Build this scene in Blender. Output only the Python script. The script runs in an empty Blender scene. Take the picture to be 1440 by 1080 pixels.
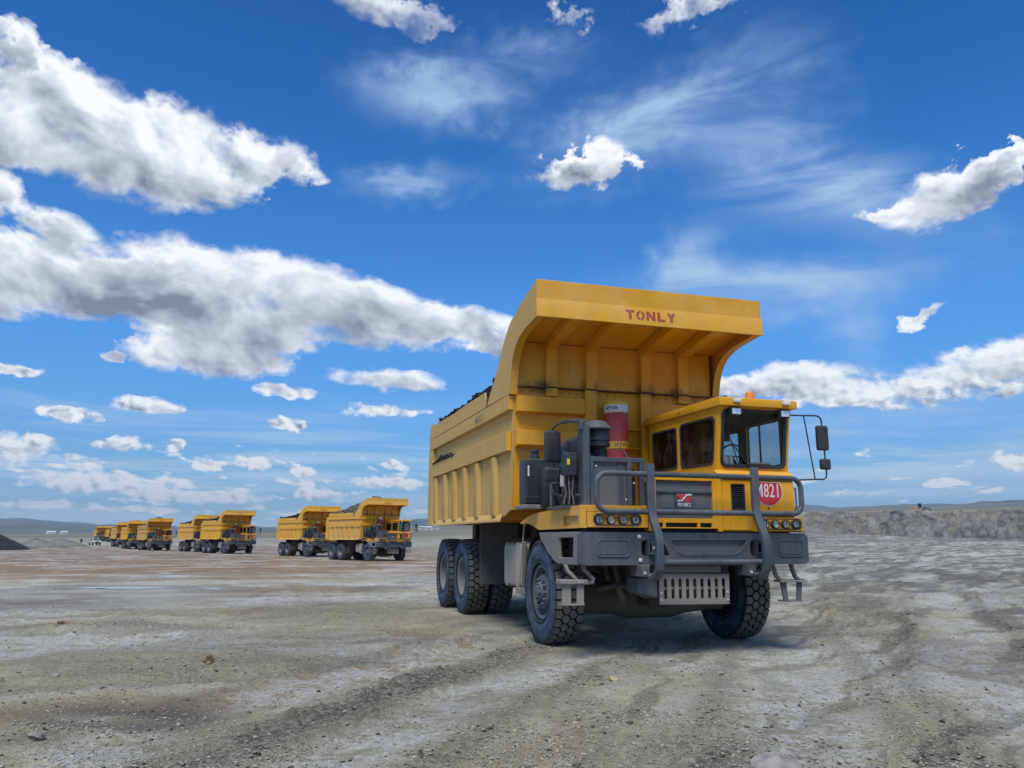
import bpy, bmesh, math, random
import numpy as np
from mathutils import Vector, Matrix
from mathutils.geometry import tessellate_polygon

random.seed(7)
C = bpy.context.scene.collection
SC = bpy.context.scene
R = math.radians

# ------------------------------------------------------------------ camera
cam_d = bpy.data.cameras.new('camera'); cam = bpy.data.objects.new('camera', cam_d); C.objects.link(cam)
cam_d.sensor_width = 36; cam_d.lens = 28.0; cam_d.clip_start = 0.1; cam_d.clip_end = 60000
PITCH = math.atan((757 - 540) / 1120); ROLL = R(0.24)
Fv = Vector((0, math.cos(PITCH), math.sin(PITCH))); Uv = Vector((0, -math.sin(PITCH), math.cos(PITCH))); Rv = Vector((1, 0, 0))
R2 = Rv * math.cos(ROLL) + Uv * math.sin(ROLL); U2 = -Rv * math.sin(ROLL) + Uv * math.cos(ROLL)
cam.matrix_world = Matrix(((R2.x, U2.x, -Fv.x, 0), (R2.y, U2.y, -Fv.y, 0), (R2.z, U2.z, -Fv.z, 1.5), (0, 0, 0, 1)))
SC.camera = cam

# ------------------------------------------------------------------ exposure, sun, sky
SC.render.engine = 'CYCLES'
SC.view_settings.view_transform = 'Standard'; SC.view_settings.look = 'None'
SC.view_settings.exposure = 0.95; SC.view_settings.gamma = 1.0; SC.view_settings.use_curve_mapping = False
SUN_EL, SUN_X, SUN_Y = 60.0, -0.22, -0.92          # the sun stands high behind the camera, to its left
sun_d = bpy.data.lights.new('sun', 'SUN'); sun_d.energy = 2.0; sun_d.angle = R(26); sun_d.color = (1.0, 0.955, 0.88)
sun = bpy.data.objects.new('sun', sun_d); C.objects.link(sun)
sdir = Vector((SUN_X, SUN_Y, 0)).normalized() * math.cos(R(SUN_EL)) + Vector((0, 0, math.sin(R(SUN_EL))))
sun.rotation_euler = sdir.to_track_quat('Z', 'Y').to_euler(); sun.location = (-20, -20, 40)

class NT:
    """small helper that writes shader nodes"""
    def __init__(s, nt): s.nt = nt; s.n = nt.nodes; s.l = nt.links
    def node(s, t, **k):
        n = s.n.new(t)
        for a, b in k.items(): setattr(n, a, b)
        return n
    def put(s, sock, v):
        if isinstance(v, bpy.types.NodeSocket): s.l.new(v, sock)
        elif v is not None:
            if isinstance(v, (tuple, list)) and len(v) == 3 and sock.type == 'RGBA': v = (*v, 1)
            sock.default_value = v
    def math(s, op, a, b=None, c=None, clamp=False):
        n = s.node('ShaderNodeMath', operation=op, use_clamp=clamp)
        s.put(n.inputs[0], a); s.put(n.inputs[1], b); s.put(n.inputs[2], c)
        return n.outputs[0]
    def mix(s, f, a, b, mode='MIX'):
        n = s.node('ShaderNodeMix', data_type='RGBA', blend_type=mode)
        s.put(n.inputs[0], f); s.put(n.inputs[6], a); s.put(n.inputs[7], b)
        return n.outputs[2]
    def ss(s, x, a, b, lo=0.0, hi=1.0):
        n = s.node('ShaderNodeMapRange', interpolation_type='SMOOTHSTEP')
        s.put(n.inputs[0], x); s.put(n.inputs[1], a); s.put(n.inputs[2], b); s.put(n.inputs[3], lo); s.put(n.inputs[4], hi)
        return n.outputs[0]
    def noise(s, vec, scale, detail=4, rough=0.55, dist=0.0, lac=2.0):
        n = s.node('ShaderNodeTexNoise'); n.inputs['Scale'].default_value = scale
        n.inputs['Detail'].default_value = detail; n.inputs['Roughness'].default_value = rough
        n.inputs['Distortion'].default_value = dist; n.inputs['Lacunarity'].default_value = lac
        if vec is not None: s.l.new(vec, n.inputs['Vector'])
        return n.outputs[0]
    def voro(s, vec, scale, feature='F1', rnd=1.0):
        n = s.node('ShaderNodeTexVoronoi', feature=feature); n.inputs['Scale'].default_value = scale
        n.inputs['Randomness'].default_value = rnd
        if vec is not None: s.l.new(vec, n.inputs['Vector'])
        return n
    def mapping(s, vec, scale=(1, 1, 1), rot=(0, 0, 0), loc=(0, 0, 0)):
        n = s.node('ShaderNodeMapping'); s.l.new(vec, n.inputs[0])
        n.inputs[1].default_value = loc; n.inputs[2].default_value = rot; n.inputs[3].default_value = scale
        return n.outputs[0]
    def ramp(s, fac, stops, interp='LINEAR'):
        n = s.node('ShaderNodeValToRGB'); n.color_ramp.interpolation = interp
        e = n.color_ramp.elements
        while len(e) < len(stops): e.new(0.5)
        for i, (p, c) in enumerate(stops):
            e[i].position = p; e[i].color = (*c, 1) if len(c) == 3 else c
        s.put(n.inputs[0], fac); return n.outputs[0]
    def xyz(s, a, b, c=0.0):
        n = s.node('ShaderNodeCombineXYZ'); s.put(n.inputs[0], a); s.put(n.inputs[1], b); s.put(n.inputs[2], c); return n.outputs[0]
    def sep(s, v):
        n = s.node('ShaderNodeSeparateXYZ'); s.l.new(v, n.inputs[0]); return n.outputs

def build_world():
    w = bpy.data.worlds.new('World'); SC.world = w; w.use_nodes = True
    t = NT(w.node_tree); t.n.clear()
    sky = t.node('ShaderNodeTexSky', sky_type='NISHITA'); sky.sun_disc = False
    sky.sun_elevation = R(SUN_EL); sky.sun_rotation = math.atan2(SUN_X, SUN_Y)
    sky.air_density = 1.0; sky.dust_density = 0.4; sky.ozone_density = 2.0; sky.altitude = 1400
    d = t.node('ShaderNodeTexCoord').outputs['Generated']
    x, y, z = t.sep(d)
    el = t.math('MULTIPLY', t.math('ARCSINE', z), 57.2958)
    az = t.math('MULTIPLY', t.math('ARCTAN2', x, y), 57.2958)
    elp = t.math('MAXIMUM', el, 0.0)
    # depth of the blue: a dry high-plateau sky, pale only in the lowest degrees
    tint = t.ramp(t.math('DIVIDE', elp, 50.0), [(0.0, (0.33, 0.41, 0.56)), (0.10, (0.27, 0.485, 0.66)), (0.30, (0.24, 0.64, 1.0)),
                                                 (0.55, (0.09, 0.50, 0.92)), (0.8, (0.03, 0.35, 0.75)), (1.0, (0.025, 0.31, 0.67))])
    skyc = t.mix(1.0, sky.outputs[0], tint, 'MULTIPLY')
    # cloud-layer coordinates: things shrink and flatten towards the horizon
    k = t.math('DIVIDE', 22.0, t.math('ADD', elp, 7.0))
    u = t.math('MULTIPLY', az, k)
    v = t.math('MULTIPLY', t.math('LOGARITHM', t.math('ADD', elp, 7.0), 2.71828), 42.0)
    P = t.xyz(u, v, 0.0)
    hi = t.ss(el, 7.5, 13.0)
    Q = t.xyz(az, t.math('MULTIPLY', el, 1.25), 0.0)
    def off(vec, dx, dy):
        n = t.node('ShaderNodeVectorMath', operation='ADD'); t.l.new(vec, n.inputs[0]); n.inputs[1].default_value = (dx, dy, 0); return n.outputs[0]
    def two(d1, r1, dx=0.0, dy=0.0):
        a_ = t.noise(off(Q, dx, dy), 0.17, d1, r1, 0.25); b_ = t.noise(off(Q, dx * .33 + 50, dy * .33), 0.85, d1, r1, 0.35)
        n = t.node('ShaderNodeMix', data_type='FLOAT'); t.put(n.inputs[0], hi); t.put(n.inputs[2], b_); t.put(n.inputs[3], a_); return n.outputs[0]
    fb = two(9, 0.56); fbs = two(4, 0.52); fb2 = two(4, 0.52, 0.75, 0.95); fb3 = two(4, 0.55, 0.22, 0.3)
    relief = t.math('ADD', t.math('MULTIPLY', t.math('SUBTRACT', fbs, fb2), 1.0), t.math('MULTIPLY', t.math('SUBTRACT', fb, fb3), 0.5))
    # large and small cumulus: centre azimuth, elevation, half sizes (degrees), tilt
    CL = [(-33.2,25.4,4.5,3.4,0),(-28.0,24.7,6.2,3.6,-8),(-22.8,24.9,5.0,3.3,-12),(-17.9,25.5,3.5,1.55,-5),(-36.1,24.4,3.28,3.13,0),(-34.8,29.0,1.73,1.44,0),(-34.6,20.2,1.6,1.3,0),
      (-32.5,15.4,5.06,2.3,0),(-34.7,15.8,3.27,2.51,0),(-26.7,15.6,5.55,1.9,0),(-20.9,16.8,7.93,3.07,-5),(-14.6,16.0,7.98,3.04,-10),(-9.2,15.3,6.2,2.11,-8),(-3.7,15.3,4.22,1.27,-5),(-19.7,13.2,5.61,2.02,0),(-21.5,11.7,5.23,1.24,-3),
      (-31.0,18.8,2.31,1.3,-15),(-9.0,10.9,4.07,1.01,-2),(-16.0,9.9,2.02,0.44,0),(-9.2,8.9,3.28,0.4,0),(-29.3,7.6,1.6,0.5,0),(-25.0,8.4,2.3,0.65,0),(-15.8,7.7,1.15,0.5,0),(-27.1,11.4,0.72,0.4,0),(-32.6,10.0,1.79,0.39,0),
      (5.1,25.9,3.92,1.14,5),(7.1,26.8,2.06,1.27,0),(29.3,21.1,3.3,1.9,10),(31.8,21.8,2.3,1.6,25),(26.2,21.0,1.74,0.58,0),(34.3,22.7,1.12,1.14,0),
      (-11.4,35.8,5.24,1.0,-10),(-6.9,35.0,3.0,1.1,20),(5.0,35.7,2.2,0.8,0),(12.3,35.0,3.2,1.2,10),(15.6,35.6,2.7,0.7,0),
      (20.5,10.6,5.48,1.3,3),(16.2,10.4,2.87,0.8,0),(24.8,9.3,5.55,0.9,0),(29.9,10.1,5.09,1.6,8),(34.3,10.4,4.3,2.3,5),
      (-31.9,5.3,2.1,1.0,0),(-26.2,5.8,1.65,0.6,0),(-23.1,6.0,0.8,0.48,0),(-21.0,4.7,0.95,0.38,0),(-18.0,4.9,1.2,0.58,0),(-28.4,3.3,3.0,0.75,0),(-24.3,2.9,1.85,0.5,0),(-20.4,2.6,4.02,0.42,0),(-30.5,1.9,3.0,0.28,0),(-12.5,1.6,4.0,0.25,0),(-24.5,1.7,2.2,0.22,0),(-8.3,5.0,1.0,0.3,0),(-14.7,4.5,0.85,0.42,0),(-13.9,2.9,1.35,0.56,0),(-8.8,3.8,2.9,0.52,0),
      (32.0,4.7,1.3,0.6,0),(28.5,3.5,1.35,0.26,0),(-1.6,13.6,1.6,0.8,0),(28.2,14.1,1.95,0.5,15),
      (68,20,20,6,5),(-72,24,22,7,-5),(115,28,26,9,0),(-120,20,26,8,0),(168,24,24,8,4),(-160,44,26,10,0),(70,46,24,8,10),(-75,50,24,9,-10),(120,52,24,9,0),(-120,34,14,5,0)]  # clouds out of view, added and enlarged to whiten the fill light
    warp = t.math('MULTIPLY', t.math('SUBTRACT', t.noise(Q, 0.5, 5, 0.6), 0.5), t.math('MULTIPLY', t.math('DIVIDE', 1.0, k), 4.2))
    AE = t.xyz(t.math('ADD', az, warp), t.math('ADD', el, t.math('MULTIPLY', warp, -0.45)), 0.0)
    accg = None; accv = None
    for (a, e, rx, ry, rot) in CL:
        m = t.node('ShaderNodeMapping', vector_type='TEXTURE'); t.l.new(AE, m.inputs[0])
        m.inputs[1].default_value = (a, e, 0); m.inputs[2].default_value = (0, 0, R(rot)); m.inputs[3].default_value = (rx * 1.24, ry * 1.26, 1)
        g = t.node('ShaderNodeTexGradient', gradient_type='SPHERICAL'); t.l.new(m.outputs[0], g.inputs[0]); g = g.outputs['Fac']
        if ry > 0.5:
            yy = t.sep(m.outputs[0])[1]
            accv = t.math('MULTIPLY_ADD', yy, g, 0.0) if accv is None else t.math('MULTIPLY_ADD', yy, g, accv)
        accg = t.math('ADD', g, 0.0) if accg is None else t.math('ADD', g, accg)
    # open field of little puffs low over the horizon, all the way round
    low = t.math('MULTIPLY', t.ss(el, 0.6, 2.0), t.ss(el, 7.0, 4.2))
    puff = t.math('SUBTRACT', t.noise(t.mapping(P, (0.20, 0.36, 1.0), loc=(3.1, 1.7, 0)), 1.0, 3, 0.5), t.ss(az, -45.0, 5.0, 0.455, 0.515))
    puffs = t.math('MULTIPLY', t.math('MULTIPLY', puff, low), 3.4, clamp=True)
    mask = t.math('MINIMUM', t.math('MULTIPLY', accg, 1.55), 1.0)
    mask = t.math('MAXIMUM', mask, puffs)
    # cauliflower detail: rounded cells of two sizes over the fractal
    wv = t.node('ShaderNodeVectorMath', operation='MULTIPLY_ADD'); nc = t.node('ShaderNodeTexNoise'); nc.inputs['Scale'].default_value = 0.8; nc.inputs['Detail'].default_value = 4
    t.l.new(Q, nc.inputs['Vector']); t.l.new(nc.outputs['Color'], wv.inputs[0]); wv.inputs[1].default_value = (1.5, 1.5, 0); t.l.new(Q, wv.inputs[2]); PW = wv.outputs[0]
    v1 = t.voro(PW, 0.50, 'F1'); v2 = t.voro(PW, 1.3, 'F1')
    cell = t.math('SUBTRACT', 0.85, t.math('ADD', t.math('MULTIPLY', v1.outputs['Distance'], 0.95), t.math('MULTIPLY', v2.outputs['Distance'], 0.5)))
    belly = t.math('DIVIDE', accv, t.math('ADD', accg, 0.06))
    nl = t.noise(Q, 0.06, 3, 0.55, 0.8)
    Fd = t.math('ADD', t.math('MULTIPLY', mask, 1.50), t.math('MULTIPLY', t.math('SUBTRACT', fb, 0.5), 3.6))
    Fd = t.math('ADD', Fd, t.math('MULTIPLY', t.math('SUBTRACT', nl, 0.5), 1.6))
    Fd = t.math('ADD', Fd, t.math('MULTIPLY', cell, 0.42))
    Fd = t.math('SUBTRACT', Fd, t.math('MULTIPLY', t.ss(belly, -0.16, -0.42), t.ss(el, 19.0, 22.0, 0.50, 0.10)))
    Fd = t.math('SUBTRACT', Fd, t.math('MULTIPLY', t.ss(mask, 0.22, 0.0), 1.3))
    Fd = t.math('SUBTRACT', Fd, t.math('MULTIPLY', t.ss(el, 30.0, 34.0), 0.28))
    soft = t.ss(Fd, 0.16, t.ss(el, 28.0, 34.0, 1.30, 2.1))
    # light: tops and edges bright, thick bellies grey
    core = t.math('MULTIPLY', t.ss(mask, 0.25, 0.95), t.ss(Fd, 0.60, 2.3))
    lit = t.math('ADD', 0.80, t.math('MULTIPLY', relief, 3.0))
    lit = t.math('ADD', lit, t.math('MULTIPLY', cell, 0.34))
    lit = t.math('ADD', lit, t.math('MULTIPLY', t.math('ADD', belly, 0.02), 0.85))
    lit = t.math('SUBTRACT', lit, t.math('MULTIPLY', core, t.math('MULTIPLY', t.ss(el, 23.0, 17.0, 0.50, 0.78), t.ss(el, 9.0, 13.0, 0.40, 1.0))))
    far = t.ss(el, 8.0, 1.0)
    lit = t.math('ADD', t.math('MULTIPLY', lit, 0.86), 0.10)
    lit = t.math('ADD', lit, t.math('MULTIPLY', far, 0.34))
    CK = 0.60
    cc = t.ramp(lit, [(-0.0, tuple(CK * q for q in (2.0, 2.3, 3.0))), (0.16, tuple(CK * q for q in (3.1, 3.5, 4.3))), (0.34, tuple(CK * q for q in (4.4, 4.9, 5.8))), (0.62, tuple(CK * q for q in (6.6, 7.1, 7.8))), (0.92, tuple(CK * q for q in (9.4, 9.6, 9.9)))])
    cc = t.mix(t.math('MULTIPLY', far, 0.22), cc, tuple(CK * q for q in (4.6, 6.0, 7.6)))
    # thin high cirrus
    ci = t.noise(t.mapping(Q, (0.055, 0.20, 1), rot=(0, 0, R(-16)), loc=(1.3, 0.4, 0)), 1.0, 7, 0.55, 0.9)
    def gb(a, e, rx, ry, rot):
        m = t.node('ShaderNodeMapping', vector_type='TEXTURE'); t.l.new(AE, m.inputs[0])
        m.inputs[1].default_value = (a, e, 0); m.inputs[2].default_value = (0, 0, R(rot)); m.inputs[3].default_value = (rx, ry, 1)
        g = t.node('ShaderNodeTexGradient', gradient_type='QUADRATIC_SPHERE'); t.l.new(m.outputs[0], g.inputs[0]); return g.outputs['Fac']
    cm = None
    for q in [(10, 28.5, 15, 5, 14), (19, 27.5, 9, 9, 30), (25, 22.5, 14, 4.5, -25), (2, 33, 9, 3, 0), (-8, 25, 8, 2, 5), (20, 17.3, 17, 2.6, -4), (13, 19, 5, 4, 60), (-6, 31, 10, 4, 0), (25, 7.4, 15, 2.3, 6), (31, 5.4, 13, 1.9, 3), (26, 3.6, 16, 1.2, 0), (18, 15.5, 14, 2.2, -3), (24, 12.5, 4, 3, -50), (100, 30, 40, 12, 10), (-100, 35, 40, 12, -10), (180, 30, 60, 14, 0)]:
        g = gb(*q); cm = g if cm is None else t.math('ADD', cm, g)
    veil = t.math('MULTIPLY', t.math('MULTIPLY', t.math('ADD', 0.16, t.ss(ci, 0.34, 0.72)), t.math('MINIMUM', t.math('MULTIPLY', cm, 1.5), 1.0)), 0.85)
    # broad soft bands of far altostratus near the horizon
    bands = t.noise(t.mapping(t.xyz(az, el, 0), (0.05, 0.75, 1)), 1.0, 4, 0.6, 0.6)
    bandm = t.math('MULTIPLY', t.math('MULTIPLY', t.ss(bands, 0.42, 0.68), t.math('MULTIPLY', t.ss(el, -0.5, 0.8), t.ss(el, 11.0, 3.5))), 0.78)
    col = t.mix(bandm, skyc, (3.5, 4.4, 5.3))
    col = t.mix(veil, col, (2.3, 3.3, 4.7))
    col = t.mix(soft, col, cc)
    bg = t.node('ShaderNodeBackground'); t.l.new(col, bg.inputs[0]); bg.inputs[1].default_value = 0.094
    out = t.node('ShaderNodeOutputWorld'); t.l.new(bg.outputs[0], out.inputs[0])
    w.cycles.sampling_method = 'MANUAL'; w.cycles.sample_map_resolution = 512
build_world()

# ------------------------------------------------------------------ materials
def new_mat(name):
    m = bpy.data.materials.new(name); m.use_nodes = True
    t = NT(m.node_tree); t.n.clear()
    b = t.node('ShaderNodeBsdfPrincipled'); o = t.node('ShaderNodeOutputMaterial'); t.l.new(b.outputs[0], o.inputs[0])
    return m, t, b
def ocoord(t): return t.node('ShaderNodeTexCoord').outputs['Object']
def set_bump(t, b, h, dist, strength=1.0):
    n = t.node('ShaderNodeBump'); t.put(n.inputs['Height'], h); n.inputs['Distance'].default_value = dist; n.inputs['Strength'].default_value = strength
    t.l.new(n.outputs[0], b.inputs['Normal'])

def paint(name, col, dust_col=(0.43, 0.35, 0.25), dust=0.25, rough=0.45, streak=0.3, grime=(0.05, 0.04, 0.03), grime_amt=0.25, low=None, soot=False):
    m, t, b = new_mat(name); oc = ocoord(t)
    n1 = t.noise(oc, 1.3, 5, 0.6); n2 = t.noise(oc, 14, 5, 0.65); n3 = t.noise(t.mapping(oc, (9, 9, 0.7)), 1.0, 5, 0.65)
    base = t.mix(t.ss(n1, 0.3, 0.7), tuple(c * 0.90 for c in col), tuple(min(1, c * 1.08) for c in col))
    f = t.math('ADD', dust, t.math('MULTIPLY', t.math('SUBTRACT', n1, 0.5), 0.7))
    f = t.math('ADD', f, t.math('MULTIPLY', t.math('SUBTRACT', n3, 0.5), streak * 1.6))
    f = t.math('ADD', f, t.math('MULTIPLY', t.math('SUBTRACT', n2, 0.5), 0.35), clamp=False)
    # dust settles thicker on faces that look upwards
    geo = t.node('ShaderNodeNewGeometry'); nz = t.sep(geo.outputs['Normal'])[2]
    f = t.math('ADD', f, t.math('MULTIPLY', t.math('MAXIMUM', nz, 0.0), 0.18))
    if low is not None:
        zz = t.sep(oc)[2]; f = t.math('ADD', f, t.math('MULTIPLY', t.ss(zz, low + 0.5, low - 0.3), 0.4))
    f = t.math('MINIMUM', t.math('MAXIMUM', f, 0.0), 0.93)
    c = t.mix(f, base, dust_col)
    g = t.math('MULTIPLY', t.math('MULTIPLY', t.ss(n3, 0.60, 0.78), t.ss(n1, 0.42, 0.62)), grime_amt)
    c = t.mix(g, c, grime)
    n4 = t.noise(oc, 48, 3, 0.6)
    chip = t.math('MULTIPLY', t.ss(n4, 0.665, 0.70), t.ss(n2, 0.50, 0.60))
    c = t.mix(t.math('MULTIPLY', chip, 0.75 if grime_amt > 0 else 0.0), c, (0.075, 0.045, 0.03))
    if soot:
        zz2 = t.sep(oc)[2]; sz = t.math('MULTIPLY', t.ss(zz2, 4.16, 3.97), t.ss(zz2, 3.80, 3.95))
        c = t.mix(t.math('MULTIPLY', t.math('MULTIPLY', sz, t.ss(t.noise(t.mapping(oc, (2.0, 2.1, 1.5)), 1.0, 4, 0.6), 0.46, 0.62)), 0.85), c, (0.06, 0.045, 0.035))
        runs = t.math('MULTIPLY', t.ss(t.noise(t.mapping(oc, (16, 16, .55)), 1.0, 4, 0.6), 0.62, 0.74), 0.20)
        c = t.mix(runs, c, (0.20, 0.105, 0.03))
    t.l.new(c, b.inputs['Base Color'])
    t.l.new(t.math('ADD', rough, t.math('MULTIPLY', f, 0.4)), b.inputs['Roughness'])
    b.inputs['Specular IOR Level'].default_value = 0.35
    set_bump(t, b, t.math('ADD', t.math('MULTIPLY', n2, 0.3), t.math('MULTIPLY', t.noise(oc, 2.2, 3, 0.5), 3.4)), 0.008, 0.7)
    return m
YEL = (0.70, 0.335, 0.014)
M = {}
for _n, _d in (('pale', .42), ('mid', .26), ('fresh', .10)): M['yellow_' + _n] = paint('far_yellow_paint', (0.76, 0.39, 0.015), dust_col=(0.48, 0.36, 0.21), dust=_d, rough=0.5, streak=0.8, grime_amt=0.3)
M['yellow_far'] = paint('far_yellow_paint', (0.76, 0.39, 0.015), dust_col=(0.50, 0.36, 0.20), dust=0.18, rough=0.5, streak=0.6, grime_amt=0.2)  # far trucks' own saturated yellow, less dusty than the near truck
M['yellow'] = paint('yellow_paint', YEL, dust=0.10, rough=0.4, streak=0.22)
M['yellow_front'] = paint('yellow_front_paint', (0.74, 0.345, 0.010), dust=0.02, rough=0.42, streak=0.35, grime_amt=0.45, soot=True)
M['yellow_dusty'] = paint('dusty_yellow_paint', (0.66, 0.36, 0.05), dust_col=(0.46, 0.345, 0.165), dust=0.50, rough=0.5, streak=0.75, grime=(0.13, 0.085, 0.05), grime_amt=0.45)
M['yellow_lip'] = paint('yellow_lip_paint', (0.68, 0.335, 0.016), dust=0.10, rough=0.42, streak=0.3, grime_amt=0.3)
M['grey'] = paint('grey_paint', (0.054, 0.068, 0.087), dust_col=(0.20, 0.19, 0.17), dust=0.14, rough=0.45, streak=0.5, grime_amt=0.12, low=0.78)
M['grey_dusty'] = paint('dusty_grey_paint', (0.12, 0.125, 0.13), dust_col=(0.27, 0.245, 0.21), dust=0.5, rough=0.55, streak=0.5, grime_amt=0.2, low=0.9)
M['black'] = paint('black_plastic', (0.022, 0.026, 0.033), dust_col=(0.13, 0.13, 0.125), dust=0.12, rough=0.42, streak=0.15, grime_amt=0.0)
M['chassis'] = paint('chassis_metal', (0.03, 0.029, 0.027), dust_col=(0.15, 0.135, 0.11), dust=0.36, rough=0.65, streak=0.2, grime_amt=0.2)
M['mudplate'] = paint('mudguard_rubber', (0.07, 0.072, 0.070), dust_col=(0.15, 0.148, 0.13), dust=0.45, rough=0.7, streak=0.35, grime_amt=0.15)
M['tank'] = paint('beige_tank_paint', (0.30, 0.28, 0.24), dust_col=(0.36, 0.32, 0.26), dust=0.4, rough=0.55, streak=0.4, grime_amt=0.3)
M['red'] = paint('red_cylinder_paint', (0.46, 0.045, 0.05), dust_col=(0.40, 0.20, 0.18), dust=0.08, rough=0.35, streak=0.15, grime_amt=0.1)
M['yellow_plastic'] = paint('yellow_band', (0.75, 0.50, 0.03), dust=0.06, rough=0.35)
M['white'] = paint('white_label', (0.72, 0.72, 0.74), dust=0.06, rough=0.4, grime_amt=0.1)
M['decal_red'] = paint('red_decal', (0.34, 0.045, 0.05), dust_col=(0.5, 0.3, 0.16), dust=0.14, rough=0.5, streak=0.3, grime_amt=0.0)
M['plate_red'] = paint('red_plate', (0.52, 0.03, 0.04), dust_col=(0.4, 0.25, 0.2), dust=0.04, rough=0.35, grime_amt=0.0)
M['decal_faded'] = paint('faded_decal', (0.23, 0.10, 0.08), dust_col=(0.47, 0.37, 0.235), dust=0.42, rough=0.6, streak=0.8, grime_amt=0.0)
M['decal_dark'] = paint('dark_decal', (0.06, 0.02, 0.05), dust=0.02, rough=0.5, grime_amt=0.0)
M['steel'] = paint('bare_bolt_steel', (0.55, 0.56, 0.58), dust=0.1, rough=0.35)
M['rust'] = paint('rusty_gap_strip', (0.10, 0.045, 0.02), dust_col=(0.2, 0.12, 0.06), dust=0.2, rough=0.7)
M['amber'] = paint('amber_lens', (0.75, 0.22, 0.02), dust=0.05, rough=0.15, grime_amt=0)
M['axle'] = paint('muddy_axle', (0.08, 0.068, 0.05), dust_col=(0.19, 0.165, 0.125), dust=0.55, rough=0.8, grime_amt=0.2)
M['rim_grey'] = paint('rim_paint', (0.15, 0.155, 0.165), dust_col=(0.27, 0.255, 0.235), dust=0.4, rough=0.55, grime_amt=0.2)
M['hub_blue'] = paint('front_hub_metal', (0.075, 0.095, 0.13), dust_col=(0.16, 0.165, 0.17), dust=0.35, rough=0.55, grime_amt=0.2)
M['seat'] = paint('seat_fabric', (0.03, 0.03, 0.033), dust=0.03, rough=0.8, grime_amt=0)
M['vehicle_white'] = paint('white_car_paint', (0.55, 0.55, 0.54), dust=0.25, rough=0.4)

def simple(name, col, rough=0.5, metal=0.0):
    m, t, b = new_mat(name); b.inputs['Base Color'].default_value = (*col, 1); b.inputs['Roughness'].default_value = rough; b.inputs['Metallic'].default_value = metal
    return m
M['reflector'] = simple('lamp_reflector', (0.80, 0.80, 0.80), 0.35, 0.35)
M['chrome'] = simple('bright_metal', (0.6, 0.6, 0.6), 0.25, 0.9)
M['dark_void'] = simple('void_shade_and_lining', (0.012, 0.012, 0.013), 0.7)  # near-black: shade behind openings put into the colour; linings and liners share it
M['skin'] = simple('skin', (0.35, 0.2, 0.14), 0.6)
M['cloth_dark'] = simple('dark_cloth', (0.03, 0.04, 0.07), 0.85)

def glass(name, tint, refl=0.10, dirt=.22):
    m = bpy.data.materials.new(name); m.use_nodes = True; t = NT(m.node_tree); t.n.clear()
    tr = t.node('ShaderNodeBsdfTransparent'); tr.inputs[0].default_value = (*tint, 1)
    gl = t.node('ShaderNodeBsdfGlossy'); gl.inputs['Roughness'].default_value = 0.04
    df = t.node('ShaderNodeBsdfDiffuse'); df.inputs[0].default_value = (0.35, 0.32, 0.27, 1)
    oc = ocoord(t); d = t.math('MULTIPLY', t.ss(t.noise(t.mapping(oc, (3, 3, 3)), 1.0, 6, 0.7), 0.42, 0.8), dirt)
    m1 = t.node('ShaderNodeMixShader'); t.l.new(d, m1.inputs[0]); t.l.new(tr.outputs[0], m1.inputs[1]); t.l.new(df.outputs[0], m1.inputs[2])
    fr = t.node('ShaderNodeFresnel'); fr.inputs[0].default_value = 1.45
    m2 = t.node('ShaderNodeMixShader'); t.l.new(t.math('MULTIPLY', fr.outputs[0], refl * 12), m2.inputs[0]); t.l.new(m1.outputs[0], m2.inputs[1]); t.l.new(gl.outputs[0], m2.inputs[2])
    o = t.node('ShaderNodeOutputMaterial'); t.l.new(m2.outputs[0], o.inputs[0]); return m
M['glass'] = glass('clear_glass', (0.92, 0.94, 0.94), 0.04, .07)
M['glass_side'] = glass('dusty_side_glass', (0.42, 0.38, 0.35), 0.10)

def mesh_screen():
    m, t, b = new_mat('perforated_screen'); oc = ocoord(t)
    x, y, z = t.sep(oc)
    # round holes on a staggered grid across y and z
    s = 40.0
    a = t.math('MULTIPLY', y, s); c = t.math('MULTIPLY', z, s * 1.1547)
    row = t.math('MODULO', t.math('FLOOR', c), 2.0)
    fa = t.math('SUBTRACT', t.math('FRACT', t.math('ADD', a, t.math('MULTIPLY', t.math('ABSOLUTE', row), 0.5))), 0.5)
    fc = t.math('SUBTRACT', t.math('FRACT', c), 0.5)
    r = t.math('SQRT', t.math('ADD', t.math('MULTIPLY', fa, fa), t.math('MULTIPLY', fc, fc)))
    h = t.ss(r, 0.36, 0.28)
    col = t.mix(h, (0.15, 0.158, 0.165), (0.006, 0.007, 0.008)); n = t.noise(oc, 6, 5)
    col = t.mix(t.math('MULTIPLY', t.ss(n, 0.4, 0.75), 0.30), col, (0.17, 0.16, 0.15))
    t.l.new(col, b.inputs['Base Color']); b.inputs['Roughness'].default_value = 0.6
    return m
M['screen'] = mesh_screen()

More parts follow.
